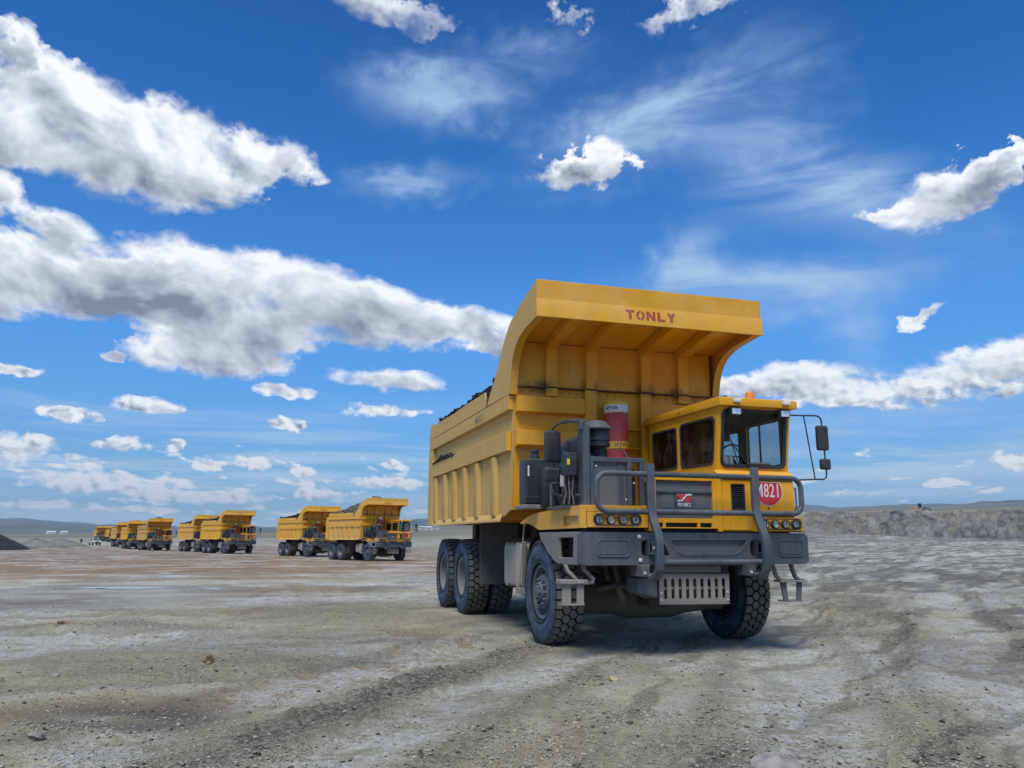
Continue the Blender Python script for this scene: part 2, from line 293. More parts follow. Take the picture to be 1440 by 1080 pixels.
def tyre_mat():
    m, t, b = new_mat('tyre_rubber'); oc = ocoord(t)
    x, y, z = t.sep(oc)
    rr = t.math('SQRT', t.math('ADD', t.math('MULTIPLY', x, x), t.math('MULTIPLY', z, z)))
    n = t.noise(oc, 5, 6, 0.65); n2 = t.noise(oc, 38, 4, 0.6)
    side = t.mix(t.ss(n, 0.35, 0.68), (0.035, 0.055, 0.092), (0.085, 0.118, 0.165))
    side = t.mix(t.math('MULTIPLY', t.ss(n2, 0.5, 0.75), 0.35), side, (0.15, 0.16, 0.17))
    tread = t.mix(t.ss(n, 0.35, 0.7), (0.115, 0.108, 0.094), (0.175, 0.165, 0.142))
    tread = t.mix(t.math('MULTIPLY', t.ss(n2, 0.52, 0.75), 0.5), tread, (0.23, 0.215, 0.185))
    groove = t.ss(rr, 0.734, 0.728)
    tread = t.mix(groove, tread, (0.022, 0.020, 0.019))
    ay = t.math('ABSOLUTE', y)
    f = t.ss(ay, 0.204, 0.213)
    f = t.math('MULTIPLY', f, t.ss(rr, 0.735, 0.71))
    t.l.new(t.mix(f, tread, side), b.inputs['Base Color']); b.inputs['Roughness'].default_value = 0.85
    b.inputs['Specular IOR Level'].default_value = 0.2
    set_bump(t, b, n2, 0.004, 0.7)
    return m
M['tyre'] = tyre_mat()

def rock_mat(name, c0, c1, c2, scale=3.0):
    m, t, b = new_mat(name); oc = ocoord(t)
    n = t.noise(oc, scale, 6, 0.65); n2 = t.noise(oc, scale * 9, 5, 0.7)
    c = t.mix(t.ss(n, 0.35, 0.65), c0, c1); c = t.mix(t.math('MULTIPLY', t.ss(n2, 0.5, 0.72), 0.7), c, c2)
    t.l.new(c, b.inputs['Base Color']); b.inputs['Roughness'].default_value = 0.9; b.inputs['Specular IOR Level'].default_value = 0.2
    set_bump(t, b, n2, 0.05 / scale, 0.9); return m
M['coal'] = rock_mat('black_coal', (0.018, 0.019, 0.021), (0.04, 0.042, 0.045), (0.075, 0.075, 0.078), 2.2)
M['spoil_rock'] = rock_mat('greenish_broken_rock', (0.09, 0.09, 0.065), (0.17, 0.165, 0.12), (0.055, 0.055, 0.05), 1.4)
M['stone'] = rock_mat('grey_stone', (0.17, 0.16, 0.14), (0.30, 0.29, 0.265), (0.38, 0.38, 0.38), 9.0)
M['stone_brown'] = rock_mat('brown_clod', (0.15, 0.10, 0.06), (0.27, 0.19, 0.12), (0.10, 0.07, 0.05), 11.0)

# ------------------------------------------------------------------ mesh builder
def tagk(o, **k):
    for a, b in k.items():
        if b: o[a] = b
    return o
class MB:
    def __init__(s): s.v = []; s.f = []
    def add(s, vs, fs):
        o = len(s.v); s.v += [tuple(p) for p in vs]; s.f += [tuple(i + o for i in f) for f in fs]; return s
    def box(s, x0, x1, y0, y1, z0, z1):
        return s.add([(x0,y0,z0),(x1,y0,z0),(x1,y1,z0),(x0,y1,z0),(x0,y0,z1),(x1,y0,z1),(x1,y1,z1),(x0,y1,z1)],
                     [(0,3,2,1),(4,5,6,7),(0,1,5,4),(1,2,6,5),(2,3,7,6),(3,0,4,7)])
    def hexa(s, p): # 8 corners, bottom ring then top ring
        return s.add(p, [(0,3,2,1),(4,5,6,7),(0,1,5,4),(1,2,6,5),(2,3,7,6),(3,0,4,7)])
    def plate(s, outer, holes, O, U, V, N, t):
        O, U, V, N = map(Vector, (O, U, V, N)); loops = [outer] + list(holes)
        pts = [p for l in loops for p in l]; n = len(pts)
        if not holes:
            tri = [tuple(range(n))]
            a = sum(outer[i][0]*outer[(i+1)%n][1]-outer[(i+1)%n][0]*outer[i][1] for i in range(n))
        else:
            tri = [tuple(q) for q in tessellate_polygon([[Vector((p[0], p[1], 0)) for p in l] for l in loops])]
        P = [O + U * p[0] + V * p[1] for p in pts]
        vs = [p + N * t for p in P] + P
        fs = []
        for q in tri:
            fs.append(q); fs.append(tuple(i + n for i in reversed(q)))
        k = 0
        for l in loops:
            m = len(l)
            for i in range(m):
                a, b2 = k + i, k + (i + 1) % m; fs.append((a, b2, b2 + n, a + n))
            k += m
        return s.add(vs, fs)
    def xz(s, prof, y0, y1, holes=()):   # side profile pulled across y
        return s.plate(prof, holes, (0, y0, 0), (1,0,0), (0,0,1), (0,1,0), y1 - y0)
    def yz(s, prof, x0, x1, holes=()):   # front profile pulled along x
        return s.plate(prof, holes, (x0, 0, 0), (0,1,0), (0,0,1), (1,0,0), x1 - x0)
    def xy(s, prof, z0, z1, holes=()):
        return s.plate(prof, holes, (0, 0, z0), (1,0,0), (0,1,0), (0,0,1), z1 - z0)
    def lathe(s, prof, c=(0,0,0), axis='Y', n=32, closed=False):
        vs = []; fs = []; m = len(prof)
        for i in range(n):
            a = 2 * math.pi * i / n; ca, sa = math.cos(a), math.sin(a)
            for (h, r) in prof:
                if axis == 'Y': vs.append((c[0] + r * ca, c[1] + h, c[2] + r * sa))
                elif axis == 'Z': vs.append((c[0] + r * ca, c[1] + r * sa, c[2] + h))
                else: vs.append((c[0] + h, c[1] + r * ca, c[2] + r * sa))
        for i in range(n):
            j = (i + 1) % n
            for k in range(m - 1 + (1 if closed else 0)):
                k2 = (k + 1) % m; fs.append((i*m+k, i*m+k2, j*m+k2, j*m+k))
        return s.add(vs, fs)
    def cyl(s, p0, p1, r0, r1=None, n=12):
        return s.tube([p0, p1], r0, n, r1)
    def tube(s, pts, r, n=8, r1=None):
        pts = [Vector(p) for p in pts]; vs = []; fs = []; prev = None
        for i, p in enumerate(pts):
            d = (pts[min(i + 1, len(pts) - 1)] - pts[max(i - 1, 0)]).normalized()
            if prev is None:
                u = d.cross(Vector((0, 0, 1)));
                if u.length < 1e-3: u = d.cross(Vector((1, 0, 0)))
            else: u = prev - d * prev.dot(d)
            u.normalize(); prev = u; w = d.cross(u)
            rr = r if r1 is None else r + (r1 - r) * i / (len(pts) - 1)
            for k in range(n):
                a = 2 * math.pi * k / n; vs.append(p + (u * math.cos(a) + w * math.sin(a)) * rr)
        for i in range(len(pts) - 1):
            for k in range(n):
                k2 = (k + 1) % n; fs.append((i*n+k, i*n+k2, (i+1)*n+k2, (i+1)*n+k))
        fs.append(tuple(reversed(range(n)))); fs.append(tuple((len(pts)-1)*n + k for k in range(n)))
        return s.add(vs, fs)
    def flat(s, pts, w, axis, t):
        """a flat bar: centre line pts, width w along axis, thickness t across"""
        pts = [Vector(p) for p in pts]; A = Vector(axis).normalized(); vs = []; fs = []
        for i, p in enumerate(pts):
            d = (pts[min(i + 1, len(pts) - 1)] - pts[max(i - 1, 0)]).normalized(); nrm = d.cross(A).normalized()
            for (a, b) in ((-1,-1),(1,-1),(1,1),(-1,1)): vs.append(p + A * (a * w / 2) + nrm * (b * t / 2))
        for i in range(len(pts) - 1):
            for k in range(4):
                k2 = (k + 1) % 4; fs.append((i*4+k, i*4+k2, (i+1)*4+k2, (i+1)*4+k))
        fs.append((3,2,1,0)); e = (len(pts)-1)*4; fs.append((e,e+1,e+2,e+3))
        return s.add(vs, fs)
    def mesh(s, name, mat, bevel=0.0, seg=1, smooth=32):
        me = bpy.data.meshes.new(name); me.from_pydata(s.v, [], s.f)
        bm = bmesh.new(); bm.from_mesh(me)
        bmesh.ops.recalc_face_normals(bm, faces=bm.faces)
        if bevel > 0:
            es = [e for e in bm.edges if len(e.link_faces) == 2 and e.calc_face_angle(0) > 0.5]
            bmesh.ops.bevel(bm, geom=es, offset=bevel, offset_type='OFFSET', segments=seg, profile=0.6, affect='EDGES', clamp_overlap=True)
        bm.to_mesh(me); bm.free()
        if smooth:
            me.shade_smooth(); me.set_sharp_from_angle(angle=R(smooth))
        me.materials.append(mat); me.update(); return me
    def build(s, name, mat, parent=None, bevel=0.0, seg=1, loc=(0,0,0), smooth=32):
        o = bpy.data.objects.new(name, s.mesh(name, mat, bevel, seg, smooth)); C.objects.link(o); o.location = loc
        if parent: o.parent = parent
        return o
def empty(name, loc=(0,0,0), rz=0, parent=None):
    o = bpy.data.objects.new(name, None); C.objects.link(o); o.location = loc; o.rotation_euler = (0, 0, rz); o.empty_display_size = 0.2
    if parent: o.parent = parent
    return o
def link_copy(o, parent=None):
    c = o.copy(); C.objects.link(c); c.parent = parent; return c
def copy_tree(o, parent=None, skip=()):
    c = link_copy(o, parent)
    for ch in o.children:
        if ch.name.split('.')[0] in skip: continue
        copy_tree(ch, c, skip)
    return c
def rr(x0, y0, x1, y1, r, n=4):
    p = []
    for (cx, cy, a0) in ((x1-r, y0+r, -90), (x1-r, y1-r, 0), (x0+r, y1-r, 90), (x0+r, y0+r, 180)):
        for i in range(n + 1):
            a = R(a0 + 90 * i / n); p.append((cx + r * math.cos(a), cy + r * math.sin(a)))
    return p
def circ(cx, cy, r, n=20, ry=None): return [(cx + r * math.cos(2*math.pi*i/n), cy + (ry or r) * math.sin(2*math.pi*i/n)) for i in range(n)]
def text_obj(name, body, size, mat, parent, O, U, V, N, sx=1.0, bold=0.0, spacing=1.0):
    cu = bpy.data.curves.new(name, 'FONT'); cu.body = body; cu.size = size; cu.offset = bold; cu.space_character = spacing
    cu.align_x = 'CENTER'; cu.align_y = 'CENTER'; cu.resolution_u = 3; cu.extrude = 0.0008
    tmp = bpy.data.objects.new(name, cu); C.objects.link(tmp)
    dg = bpy.context.evaluated_depsgraph_get(); me = bpy.data.meshes.new_from_object(tmp.evaluated_get(dg))
    bpy.data.objects.remove(tmp); bpy.data.curves.remove(cu)
    O, U, V, N = map(Vector, (O, U, V, N))
    for v in me.vertices:
        v.co = O + U * (v.co.x * sx) + V * v.co.y + N * v.co.z
    me.materials.clear(); me.materials.append(mat); me.name = name
    o = bpy.data.objects.new(name, me); C.objects.link(o)
    if parent: o.parent = parent
    return o
FX, FY, FZ = (1,0,0), (0,1,0), (0,0,1)
# ------------------------------------------------------------------ numpy noise for the ground
_rng = np.random.RandomState(11); _T = _rng.rand(512, 512)
def vnoise(x, y):
    xi = np.floor(x).astype(np.int64); yi = np.floor(y).astype(np.int64); fx = x - xi; fy = y - yi
    fx = fx * fx * fx * (fx * (fx * 6 - 15) + 10); fy = fy * fy * fy * (fy * (fy * 6 - 15) + 10)
    a = _T[xi % 512, yi % 512]; b = _T[(xi + 1) % 512, yi % 512]; c = _T[xi % 512, (yi + 1) % 512]; d = _T[(xi + 1) % 512, (yi + 1) % 512]
    return (a + (b - a) * fx) + ((c + (d - c) * fx) - (a + (b - a) * fx)) * fy
def fbm(x, y, o=4, g=0.5, lac=2.03):
    s = 0; a = 1; t = 0
    for i in range(o):
        s = s + a * vnoise(x + 17.3 * i, y - 9.1 * i); t += a; a *= g; x, y = x * lac * .8 - y * lac * .6, x * lac * .6 + y * lac * .8
    return s / t
def sstep(a, b, x):
    t = np.clip((x - a) / (b - a), 0, 1); return t * t * (3 - 2 * t)
def polyline_d(px, py, pts):
    best = np.full(px.shape, 1e9); side = np.zeros(px.shape)
    for (x0, y0), (x1, y1) in zip(pts[:-1], pts[1:]):
        dx, dy = x1 - x0, y1 - y0; L2 = dx * dx + dy * dy
        t = np.clip(((px - x0) * dx + (py - y0) * dy) / L2, 0, 1); qx = px - (x0 + t * dx); qy = py - (y0 + t * dy)
        d = np.hypot(qx, qy); sg = np.sign(dx * qy - dy * qx); m = d < best; best = np.where(m, d, best); side = np.where(m, sg, side)
    return best * np.where(side == 0, 1, side)
def base_height(x, y):
    """the lie of the land without its roughness"""
    r = np.hypot(x, y); az = np.degrees(np.arctan2(x, y))
    left = np.interp(r, [0, 22, 50, 72, 110, 150, 175, 230, 305, 420], [0, 0, -.30, -.46, -.54, -.76, -.79, -.62, -.32, 0.6])
    right = np.interp(r, [0, 22, 60, 110, 150, 200, 300, 420], [0, 0, .30, .95, 1.6, 3.0, 5.5, 9.0])
    a = sstep(-9, 14, np.where(np.abs(az) > 120, 0, az)) * (1 - sstep(75, 120, az))
    near = left * (1 - a) + right * a
    px_up = np.interp(az, [-180, -60, -33, -27, -20, -14, -6, 10, 20, 33, 60, 120, 180], [8, 4, 2.0, 3.5, 6, 8, 15, 24, 36, 41, 30, 12, 8])
    far = 1.5 + np.minimum(r, 5200) * px_up / 1141.0
    f = sstep(260, 900, r)
    return near * (1 - f) + far * f
TRK = [[(-4.6, -1.0), (-2.05, 5.4), (-1.25, 7.9), (.3, 11.4), (1.2, 13.6)],           # loose gravel thrown up beside the wheel path
       [(-6.2, -1.0), (-3.2, 5.6), (-2.2, 8.2), (-.7, 11.2), (.45, 13.2), (3.6, 23.0)],   # wheel path of the near wheels
       [(1.2, 2.0), (2.4, 7.0), (4.2, 12.6), (7.5, 22.0), (13.0, 36.0), (24, 60)],    # ruts running off behind the truck
       [(2.8, 2.0), (4.9, 8.5), (7.6, 14.0), (12.2, 24.0), (20.0, 40.0), (34, 66)]]
RUTS = [([(-14, 12.2), (-6, 13.4), (0, 15.6), (2.5, 17.5)], .30), ([(-16, 15.0), (-7, 16.5), (2, 20.0)], .35), ([(-30, 22), (-12, 22.5), (3, 27)], .5), ([(6.2,17),(11,20),(22,23),(40,27)], .4),
        ([(-9, 7.5), (-4, 8.6), (-1.5, 10.5), (1.0, 14.0)], .28), ([(7, 26), (16, 30), (36, 34)], .5), ([(6, 11), (12, 12.5), (22, 14)], .3), ([(9,36),(24,41),(60,46)], .8)]
def surface(x, y):
    """height and the masks the soil colour follows"""
    r = np.hypot(x, y); az = np.degrees(np.arctan2(x, y))
    z = base_height(x, y)
    fade = 1 / (1 + (r / 160.0) ** 2)
    rough = fbm(x * .9, y * .9, 6, .58); broad = fbm(x * .13 + 5, y * .13, 3, .5); clod = fbm(x * 3.3, y * 3.3, 5, .62)
    wx = x + (fbm(x * .7, y * .7, 2) - .5) * 1.0; wy = y + (fbm(x * .7 + 30, y * .7, 2) - .5) * 1.0
    crust = sstep(.50, .62, fbm(wx * .33 + 9, wy * .33 - 4, 4, .55))
    gravel = sstep(.53, .68, fbm(wx * .27 - 21, wy * .27 + 8, 4, .55))
    z = z + (broad - .5) * .12 * sstep(6, 30, r) + (rough - .5) * .06 * fade
    ridged = 1 - np.abs(2 * fbm(x * 2.1 + 3, y * 2.1, 5, .6) - 1)
    flake = sstep(.45, .75, fbm(x * .8 + 40, y * .8, 3)) * fade
    z = z + (clod - .5) * (.026 + .035 * flake) * fade + (ridged - .8) * .02 * flake
    z = z - crust * .012 * fade
    d = polyline_d(wx * .6 + x * .4, wy * .6 + y * .4, TRK[0]); band = np.exp(-(d / .36) ** 2)
    gravel = np.maximum(gravel * .45, band); crust = crust * (1 - band)
    z = z + band * (.022 + .05 * (clod - .45))
    path = np.zeros_like(z)
    for p, w in ((TRK[1], .46), ([(-3.0, -1), (-1.25, 5.4), (-.45, 7.9), (1.1, 11.2), (2.0, 13.3)], .36), (TRK[2], .5), (TRK[3], .5)):
        d = polyline_d(x * .8 + wx * .2, y * .8 + wy * .2, p); q = np.exp(-(d / w) ** 4)
        z = z - q * .018 + np.exp(-((np.abs(d) - w * 1.5) / .16) ** 2) * (.008 + .14 * np.maximum(clod - .47, 0) + .05 * (fbm(x * 9, y * 9, 3) - .45)); path = np.maximum(path, q); gravel = np.maximum(gravel, .55 * np.exp(-((np.abs(d) - w * 1.5) / .2) ** 2))
    for p, w in RUTS:
        d = polyline_d(x * .7 + wx * .3, y * .7 + wy * .3, p); q = np.exp(-(d / w) ** 2)
        z = z - q * .035 + np.exp(-((np.abs(d) - w * 1.7) / (.5 * w)) ** 2) * (.02 + .10 * np.maximum(clod - .45, 0)); gravel = np.maximum(gravel, q * .5)
    wl = sstep(-4, -14, az); wr = sstep(8, 22, az)
    def strk(dx, dy): return fbm((wx * dx + wy * dy) * .30, (-wx * dy + wy * dx) * 2.3, 5, .58)
    crust = crust * (1 - .9 * np.exp(-(((x + 3.25) / 1.0) ** 2 + ((y - 7.35) / .6) ** 2) ** 2))
    streak = (1 - wl) * ((1 - wr) * strk(.40, .916) + wr * strk(.58, .81)) + wl * strk(.965, .26)
    z = z + (streak - .5) * .055 * fade * sstep(3, 7, r)
    chipn = fbm(x * 11 + 7, y * 11, 4, .6); z = z + (chipn - .5) * .022 / (1 + (r / 22) ** 2) * (.4 + flake)
    crust = np.clip(crust * (.55 + 1.6 * (streak - .35)), 0, 1); gravel = np.clip(gravel + sstep(.50, .38, streak) * (.12 + .40 * sstep(2, 10, az)), 0, 1)
    # churned heaps of mud on the right, behind the truck
    for (cx, cy, sx, sy, h) in ((7.0, 16.5, 1.0, 2.6, .13), (6.0, 13.0, 1.3, .8, .08), (9.5, 13.2, 1.6, .35, .12), (13.5, 12.4, 2.2, .3, .09), (8.6, 20.5, .8, 2.4, .16), (-6.4, 13.9, 2.2, .35, .07), (-3.6, 16.6, 2.4, .35, .07), (1.6, 6.1, .9, .6, .05), (-1.2, 9.4, .8, .25, .04), (12.0, 22, 2.5, .5, .16), (20.0, 19.0, 3.5, .5, .12)):
        g = np.exp(-((x - cx) / sx) ** 2 - ((y - cy) / sy) ** 2); z = z + g * h * (.35 + 1.6 * np.maximum(clod - .25, 0)); gravel = np.maximum(gravel, g * .8); crust = crust * (1 - g)
    # the damp hollow with a dried pale middle
    px_, py_ = x + 3.25 + (wx - x) * .25, y - 7.35 + (wy - y) * .25
    pit = np.exp(-((px_ / .92) ** 2 + (py_ / .50) ** 2) ** 1.8); z = z - pit * .05
    heart = np.exp(-((px_ + .22) / .50) ** 2 - ((py_ + .05) / .20) ** 2)
    damp = 1.15 * pit * (1 - .85 * heart)
    damp = np.maximum(damp, .40 * sstep(.58, .70, fbm(wx * .5 + 70, wy * .5, 4)) * sstep(3, 12, r))
    crust = np.maximum(crust, .85 * path * (1 - pit) * sstep(.34, .50, rough)); crust = np.maximum(crust * (1 - pit), .62 * heart); path = path * (1 - pit); gravel = gravel * (1 - pit)
    gravel = gravel * (1 - .8 * path)
    # ground stays level under the wheels
    ux, uy = FWD; dx, dy = x - ORG[0], y - ORG[1]; la = dx * ux + dy * uy; lb = -dx * uy + dy * ux
    pad = sstep(1.6, .6, np.abs(la + 3.6) / 3.3) * sstep(1.5, .9, np.abs(lb) / 2.0)
    z = z * (1 - pad) + pad * ((rough - .5) * .03 - .004)
    # soil colour zones: reddish haul road to the left, ochre stains, coal-grey on the right
    azl = sstep(3, -8, az)
    red = sstep(33, 46, r + (broad - .5) * 22) * (1 - sstep(170, 260, r)) * azl
    red = np.maximum(red, .75 * sstep(.52, .66, fbm(wx * .16 + 33, wy * .16 - 12, 4)) * sstep(4, 9, r) * (1 - sstep(60, 90, r)) * (az < 5))
    red = np.maximum(red, .8 * np.exp(-(polyline_d(wx, wy, [(-5.6, 6.6), (-3.9, 7.3), (-2.6, 8.2), (-1.2, 10.4)]) / .40) ** 2))
    red = red * (1 - .8 * pit)
    pale = azl * sstep(17, 21, r + (rough - .5) * 6) * (1 - sstep(28, 38, r + (broad - .5) * 14)) * sstep(-12, -22, az + (broad - .5) * 20)
    dark = sstep(10, 22, az) * sstep(15, 42, r) * (1 - sstep(260, 400, r)) * (.45 + .9 * sstep(.56, .40, streak))
    dark = np.maximum(dark, sstep(14, 20, az) * sstep(110, 135, r) * (1 - sstep(200, 260, r)) * .95)
    dark = np.maximum(dark, sstep(60, 90, r) * azl * .35 * (1 - sstep(300, 500, r)))
    return z, dict(crust=crust, gravel=gravel, damp=damp, red=np.clip(red, 0, 1), pale=pale, dark=np.clip(dark, 0, 1), path=path, streak=streak)
# ------------------------------------------------------------------ where the near truck stands
ORG = np.array([0.5221 + 1.70 * 0.95767, 11.6252 + 1.70 * 0.28788]); FWD = np.array([0.28788, -0.95767])
YAW0 = math.atan2(FWD[1], FWD[0])

# ------------------------------------------------------------------ ground sheet
def soil():
    m, t, b = new_mat('mine_soil')
    oc = t.node('ShaderNodeTexCoord').outputs['Object']
    x, y, z = t.sep(oc); r = t.math('SQRT', t.math('ADD', t.math('MULTIPLY', x, x), t.math('MULTIPLY', y, y)))
    A = lambda n: t.node('ShaderNodeAttribute', attribute_name=n).outputs['Fac']
    crust, gravel, damp, red, pale, dark, streak = (A(n) for n in ('crust', 'gravel', 'damp', 'red', 'pale', 'dark', 'streak'))
    n0 = t.noise(oc, 0.35, 5, 0.6); n1 = t.noise(oc, 2.4, 6, 0.68); n2 = t.noise(oc, 13, 6, 0.7); n3 = t.noise(oc, 60, 4, 0.65)
    nb = t.noise(t.mapping(oc, (.05, .05, 1)), 1.0, 5, 0.62)
    base = t.mix(t.ss(n1, 0.34, 0.66), (0.300, 0.290, 0.205), (0.485, 0.465, 0.345))
    base = t.mix(t.math('MULTIPLY', t.ss(n0, 0.42, 0.64), 0.55), base, (0.43, 0.39, 0.265))
    base = t.mix(t.math('MULTIPLY', t.ss(nb, 0.46, 0.62), 0.35), base, (0.455, 0.45, 0.385))
    base = t.mix(t.math('MULTIPLY', red, t.ss(n1, 0.25, 0.6, 0.55, 0.95)), base, t.mix(t.ss(n2, 0.35, 0.65), (0.20, 0.115, 0.06), (0.30, 0.19, 0.11)))
    base = t.mix(t.math('MULTIPLY', pale, t.ss(n1, 0.2, 0.7, 0.35, 0.85)), base, (0.37, 0.365, 0.35))
    base = t.mix(dark, base, t.mix(t.ss(n1, 0.35, 0.62), (0.07, 0.072, 0.072), (0.23, 0.23, 0.215)))
    cr = t.math('MULTIPLY', crust, t.ss(t.math('ADD', n1, t.math('MULTIPLY', t.math('SUBTRACT', n2, 0.5), 0.5)), 0.36, 0.56))
    base = t.mix(t.math('MULTIPLY', cr, 0.88), base, t.mix(t.ss(n2, 0.35, 0.65), (0.43, 0.445, 0.43), (0.60, 0.61, 0.585)))
    base = t.mix(t.math('MULTIPLY', t.ss(streak, 0.48, 0.34), t.math('ADD', 0.12, t.math('MULTIPLY', t.ss(x, -1.0, 5.0), 0.40))), base, (0.135, 0.125, 0.10))
    base = t.mix(t.math('MULTIPLY', t.ss(streak, 0.54, 0.68), 0.50), base, (0.44, 0.43, 0.395))
    gv = t.voro(oc, 26); gv2 = t.voro(oc, 62)
    gcol = t.mix(t.ss(t.sep(gv.outputs['Color'])[0], 0.0, 1.0), (0.075, 0.07, 0.058), (0.26, 0.25, 0.215))
    base = t.mix(t.math('MULTIPLY', gravel, t.ss(n1, 0.30, 0.55, 0.45, 0.95)), base, gcol)
    k2 = t.math('ADD', t.math('MULTIPLY', t.math('SUBTRACT', n2, 0.5), 1.3), t.math('MULTIPLY', t.math('SUBTRACT', n3, 0.5), 1.1))
    base = t.mix(1.0, base, t.mix(t.math('ADD', 0.5, k2, clamp=True), (0.66, 0.65, 0.63), (1.30, 1.30, 1.28)), 'MULTIPLY')
    # dark flakes and damp
    n5 = t.noise(t.mapping(oc, (1, 1, 1)), 26, 5, 0.72); fl2 = t.math('MULTIPLY', t.ss(n5, 0.585, 0.66), t.ss(n1, 0.40, 0.55))
    base = t.mix(t.math('MULTIPLY', fl2, 0.48), base, (0.11, 0.10, 0.08))
    base = t.mix(t.math('MULTIPLY', t.ss(n5, 0.40, 0.30), 0.35), base, (0.46, 0.44, 0.39))
    fl = t.math('MULTIPLY', t.ss(n2, 0.60, 0.70), t.ss(n1, 0.47, 0.58))
    base = t.mix(t.math('MULTIPLY', fl, 0.78), base, (0.055, 0.052, 0.047))
    sp = t.ss(t.sep(gv2.outputs['Color'])[1], 0.90, 0.95)
    base = t.mix(t.math('MULTIPLY', sp, 0.5), base, (0.07, 0.065, 0.06))
    base = t.mix(t.math('MULTIPLY', damp, 0.86, clamp=True), base, (0.085, 0.074, 0.068))
    # far away: sunlit strips of plain put into the colour, between dull bands
    far = t.ss(r, 230, 520)
    fb = t.noise(t.mapping(oc, (.0009, .0022, 1)), 1.0, 5, 0.6)
    fcol = t.ramp(fb, [(0.30, (0.06, 0.075, 0.07)), (0.46, (0.13, 0.135, 0.10)), (0.54, (0.24, 0.23, 0.165)), (0.60, (0.12, 0.12, 0.09)), (0.75, (0.46, 0.43, 0.34))])
    base = t.mix(far, base, fcol)
    t.l.new(base, b.inputs['Base Color'])
    rough = t.math('SUBTRACT', 0.93, t.math('MULTIPLY', damp, 0.30)); t.l.new(rough, b.inputs['Roughness']); b.inputs['Specular IOR Level'].default_value = 0.18
    nearf = t.ss(r, 90, 8)
    h = t.math('ADD', t.math('MULTIPLY', n2, 1.0), t.math('MULTIPLY', n3, 0.55)); h = t.math('ADD', h, t.math('MULTIPLY', n5, 0.8))
    h = t.math('ADD', h, t.math('MULTIPLY', t.math('SUBTRACT', 1.0, gv.outputs['Distance']), t.math('MULTIPLY', gravel, 0.9)))
    h = t.math('ADD', h, t.math('MULTIPLY', n1, 1.4))
    bn = t.node('ShaderNodeBump'); t.l.new(h, bn.inputs['Height']); t.l.new(t.math('ADD', 0.25, t.math('MULTIPLY', nearf, 0.6)), bn.inputs['Strength']); bn.inputs['Distance'].default_value = 0.038
    t.l.new(bn.outputs[0], b.inputs['Normal'])
    return m
def build_ground():
    az = np.concatenate([np.arange(-39, 39, 0.095), np.arange(39, 321, 1.3)]); az = np.radians(az)
    inv = np.arange(1 / 0.9, 1 / 340., -0.0026 * 1.0)[1:]
    rr1 = list(1 / inv[inv > 1 / 3.2][::14]) + list(1 / inv[inv <= 1 / 3.2])
    rs = [0.9]
    for v in rr1:
        if v > rs[-1] * 1.0002: rs.append(v)
    lim = [rs[0]]
    for v in rs[1:]:
        while v > lim[-1] * 1.013 and lim[-1] > 3.2: lim.append(lim[-1] * 1.013)
        if v > lim[-1]: lim.append(v)
    rs = lim
    while rs[-1] < 5200: rs.append(rs[-1] * 1.035)
    rs = np.array(rs); na, nr = len(az), len(rs)
    RR, AA = np.meshgrid(rs, az, indexing='ij'); X = RR * np.sin(AA); Y = RR * np.cos(AA)
    Z, masks = surface(X, Y)
    verts = np.stack([X, Y, Z], -1).reshape(-1, 3).astype(np.float32)
    verts = np.vstack([verts, [[0, 0, float(Z[0].mean())]]]).astype(np.float32)
    i = np.arange(nr - 1)[:, None] * na; j = np.arange(na)[None, :]; j2 = (j + 1) % na
    q = np.stack([i + j, i + na + j, i + na + j2, i + j2], -1).reshape(-1, 4)
    ce = len(verts) - 1
    tri = np.stack([np.full(na, ce), np.arange(na), (np.arange(na) + 1) % na], -1)
    me = bpy.data.meshes.new('ground')
    me.vertices.add(len(verts)); me.vertices.foreach_set('co', verts.ravel())
    loops = np.concatenate([q.ravel(), tri.ravel()]).astype(np.int32); me.loops.add(len(loops)); me.loops.foreach_set('vertex_index', loops)
    starts = np.concatenate([np.arange(len(q)) * 4, len(q) * 4 + np.arange(na) * 3]).astype(np.int32)
    me.polygons.add(len(starts)); me.polygons.foreach_set('loop_start', starts)
    me.update(calc_edges=True); me.validate()
    for k, v in masks.items():
        if k == 'path': continue
        a = me.attributes.new(k, 'FLOAT', 'POINT'); a.data.foreach_set('value', np.append(v.ravel(), 0).astype(np.float32))
    me.polygons.foreach_set('use_smooth', np.ones(len(me.polygons), bool))
    me.materials.append(soil())
    o = bpy.data.objects.new('ground', me); C.objects.link(o); o['kind'] = 'structure'
    print('ground', len(me.polygons)); return o
build_ground()
def gz(x, y): return float(surface(np.array([x], float), np.array([y], float))[0][0])

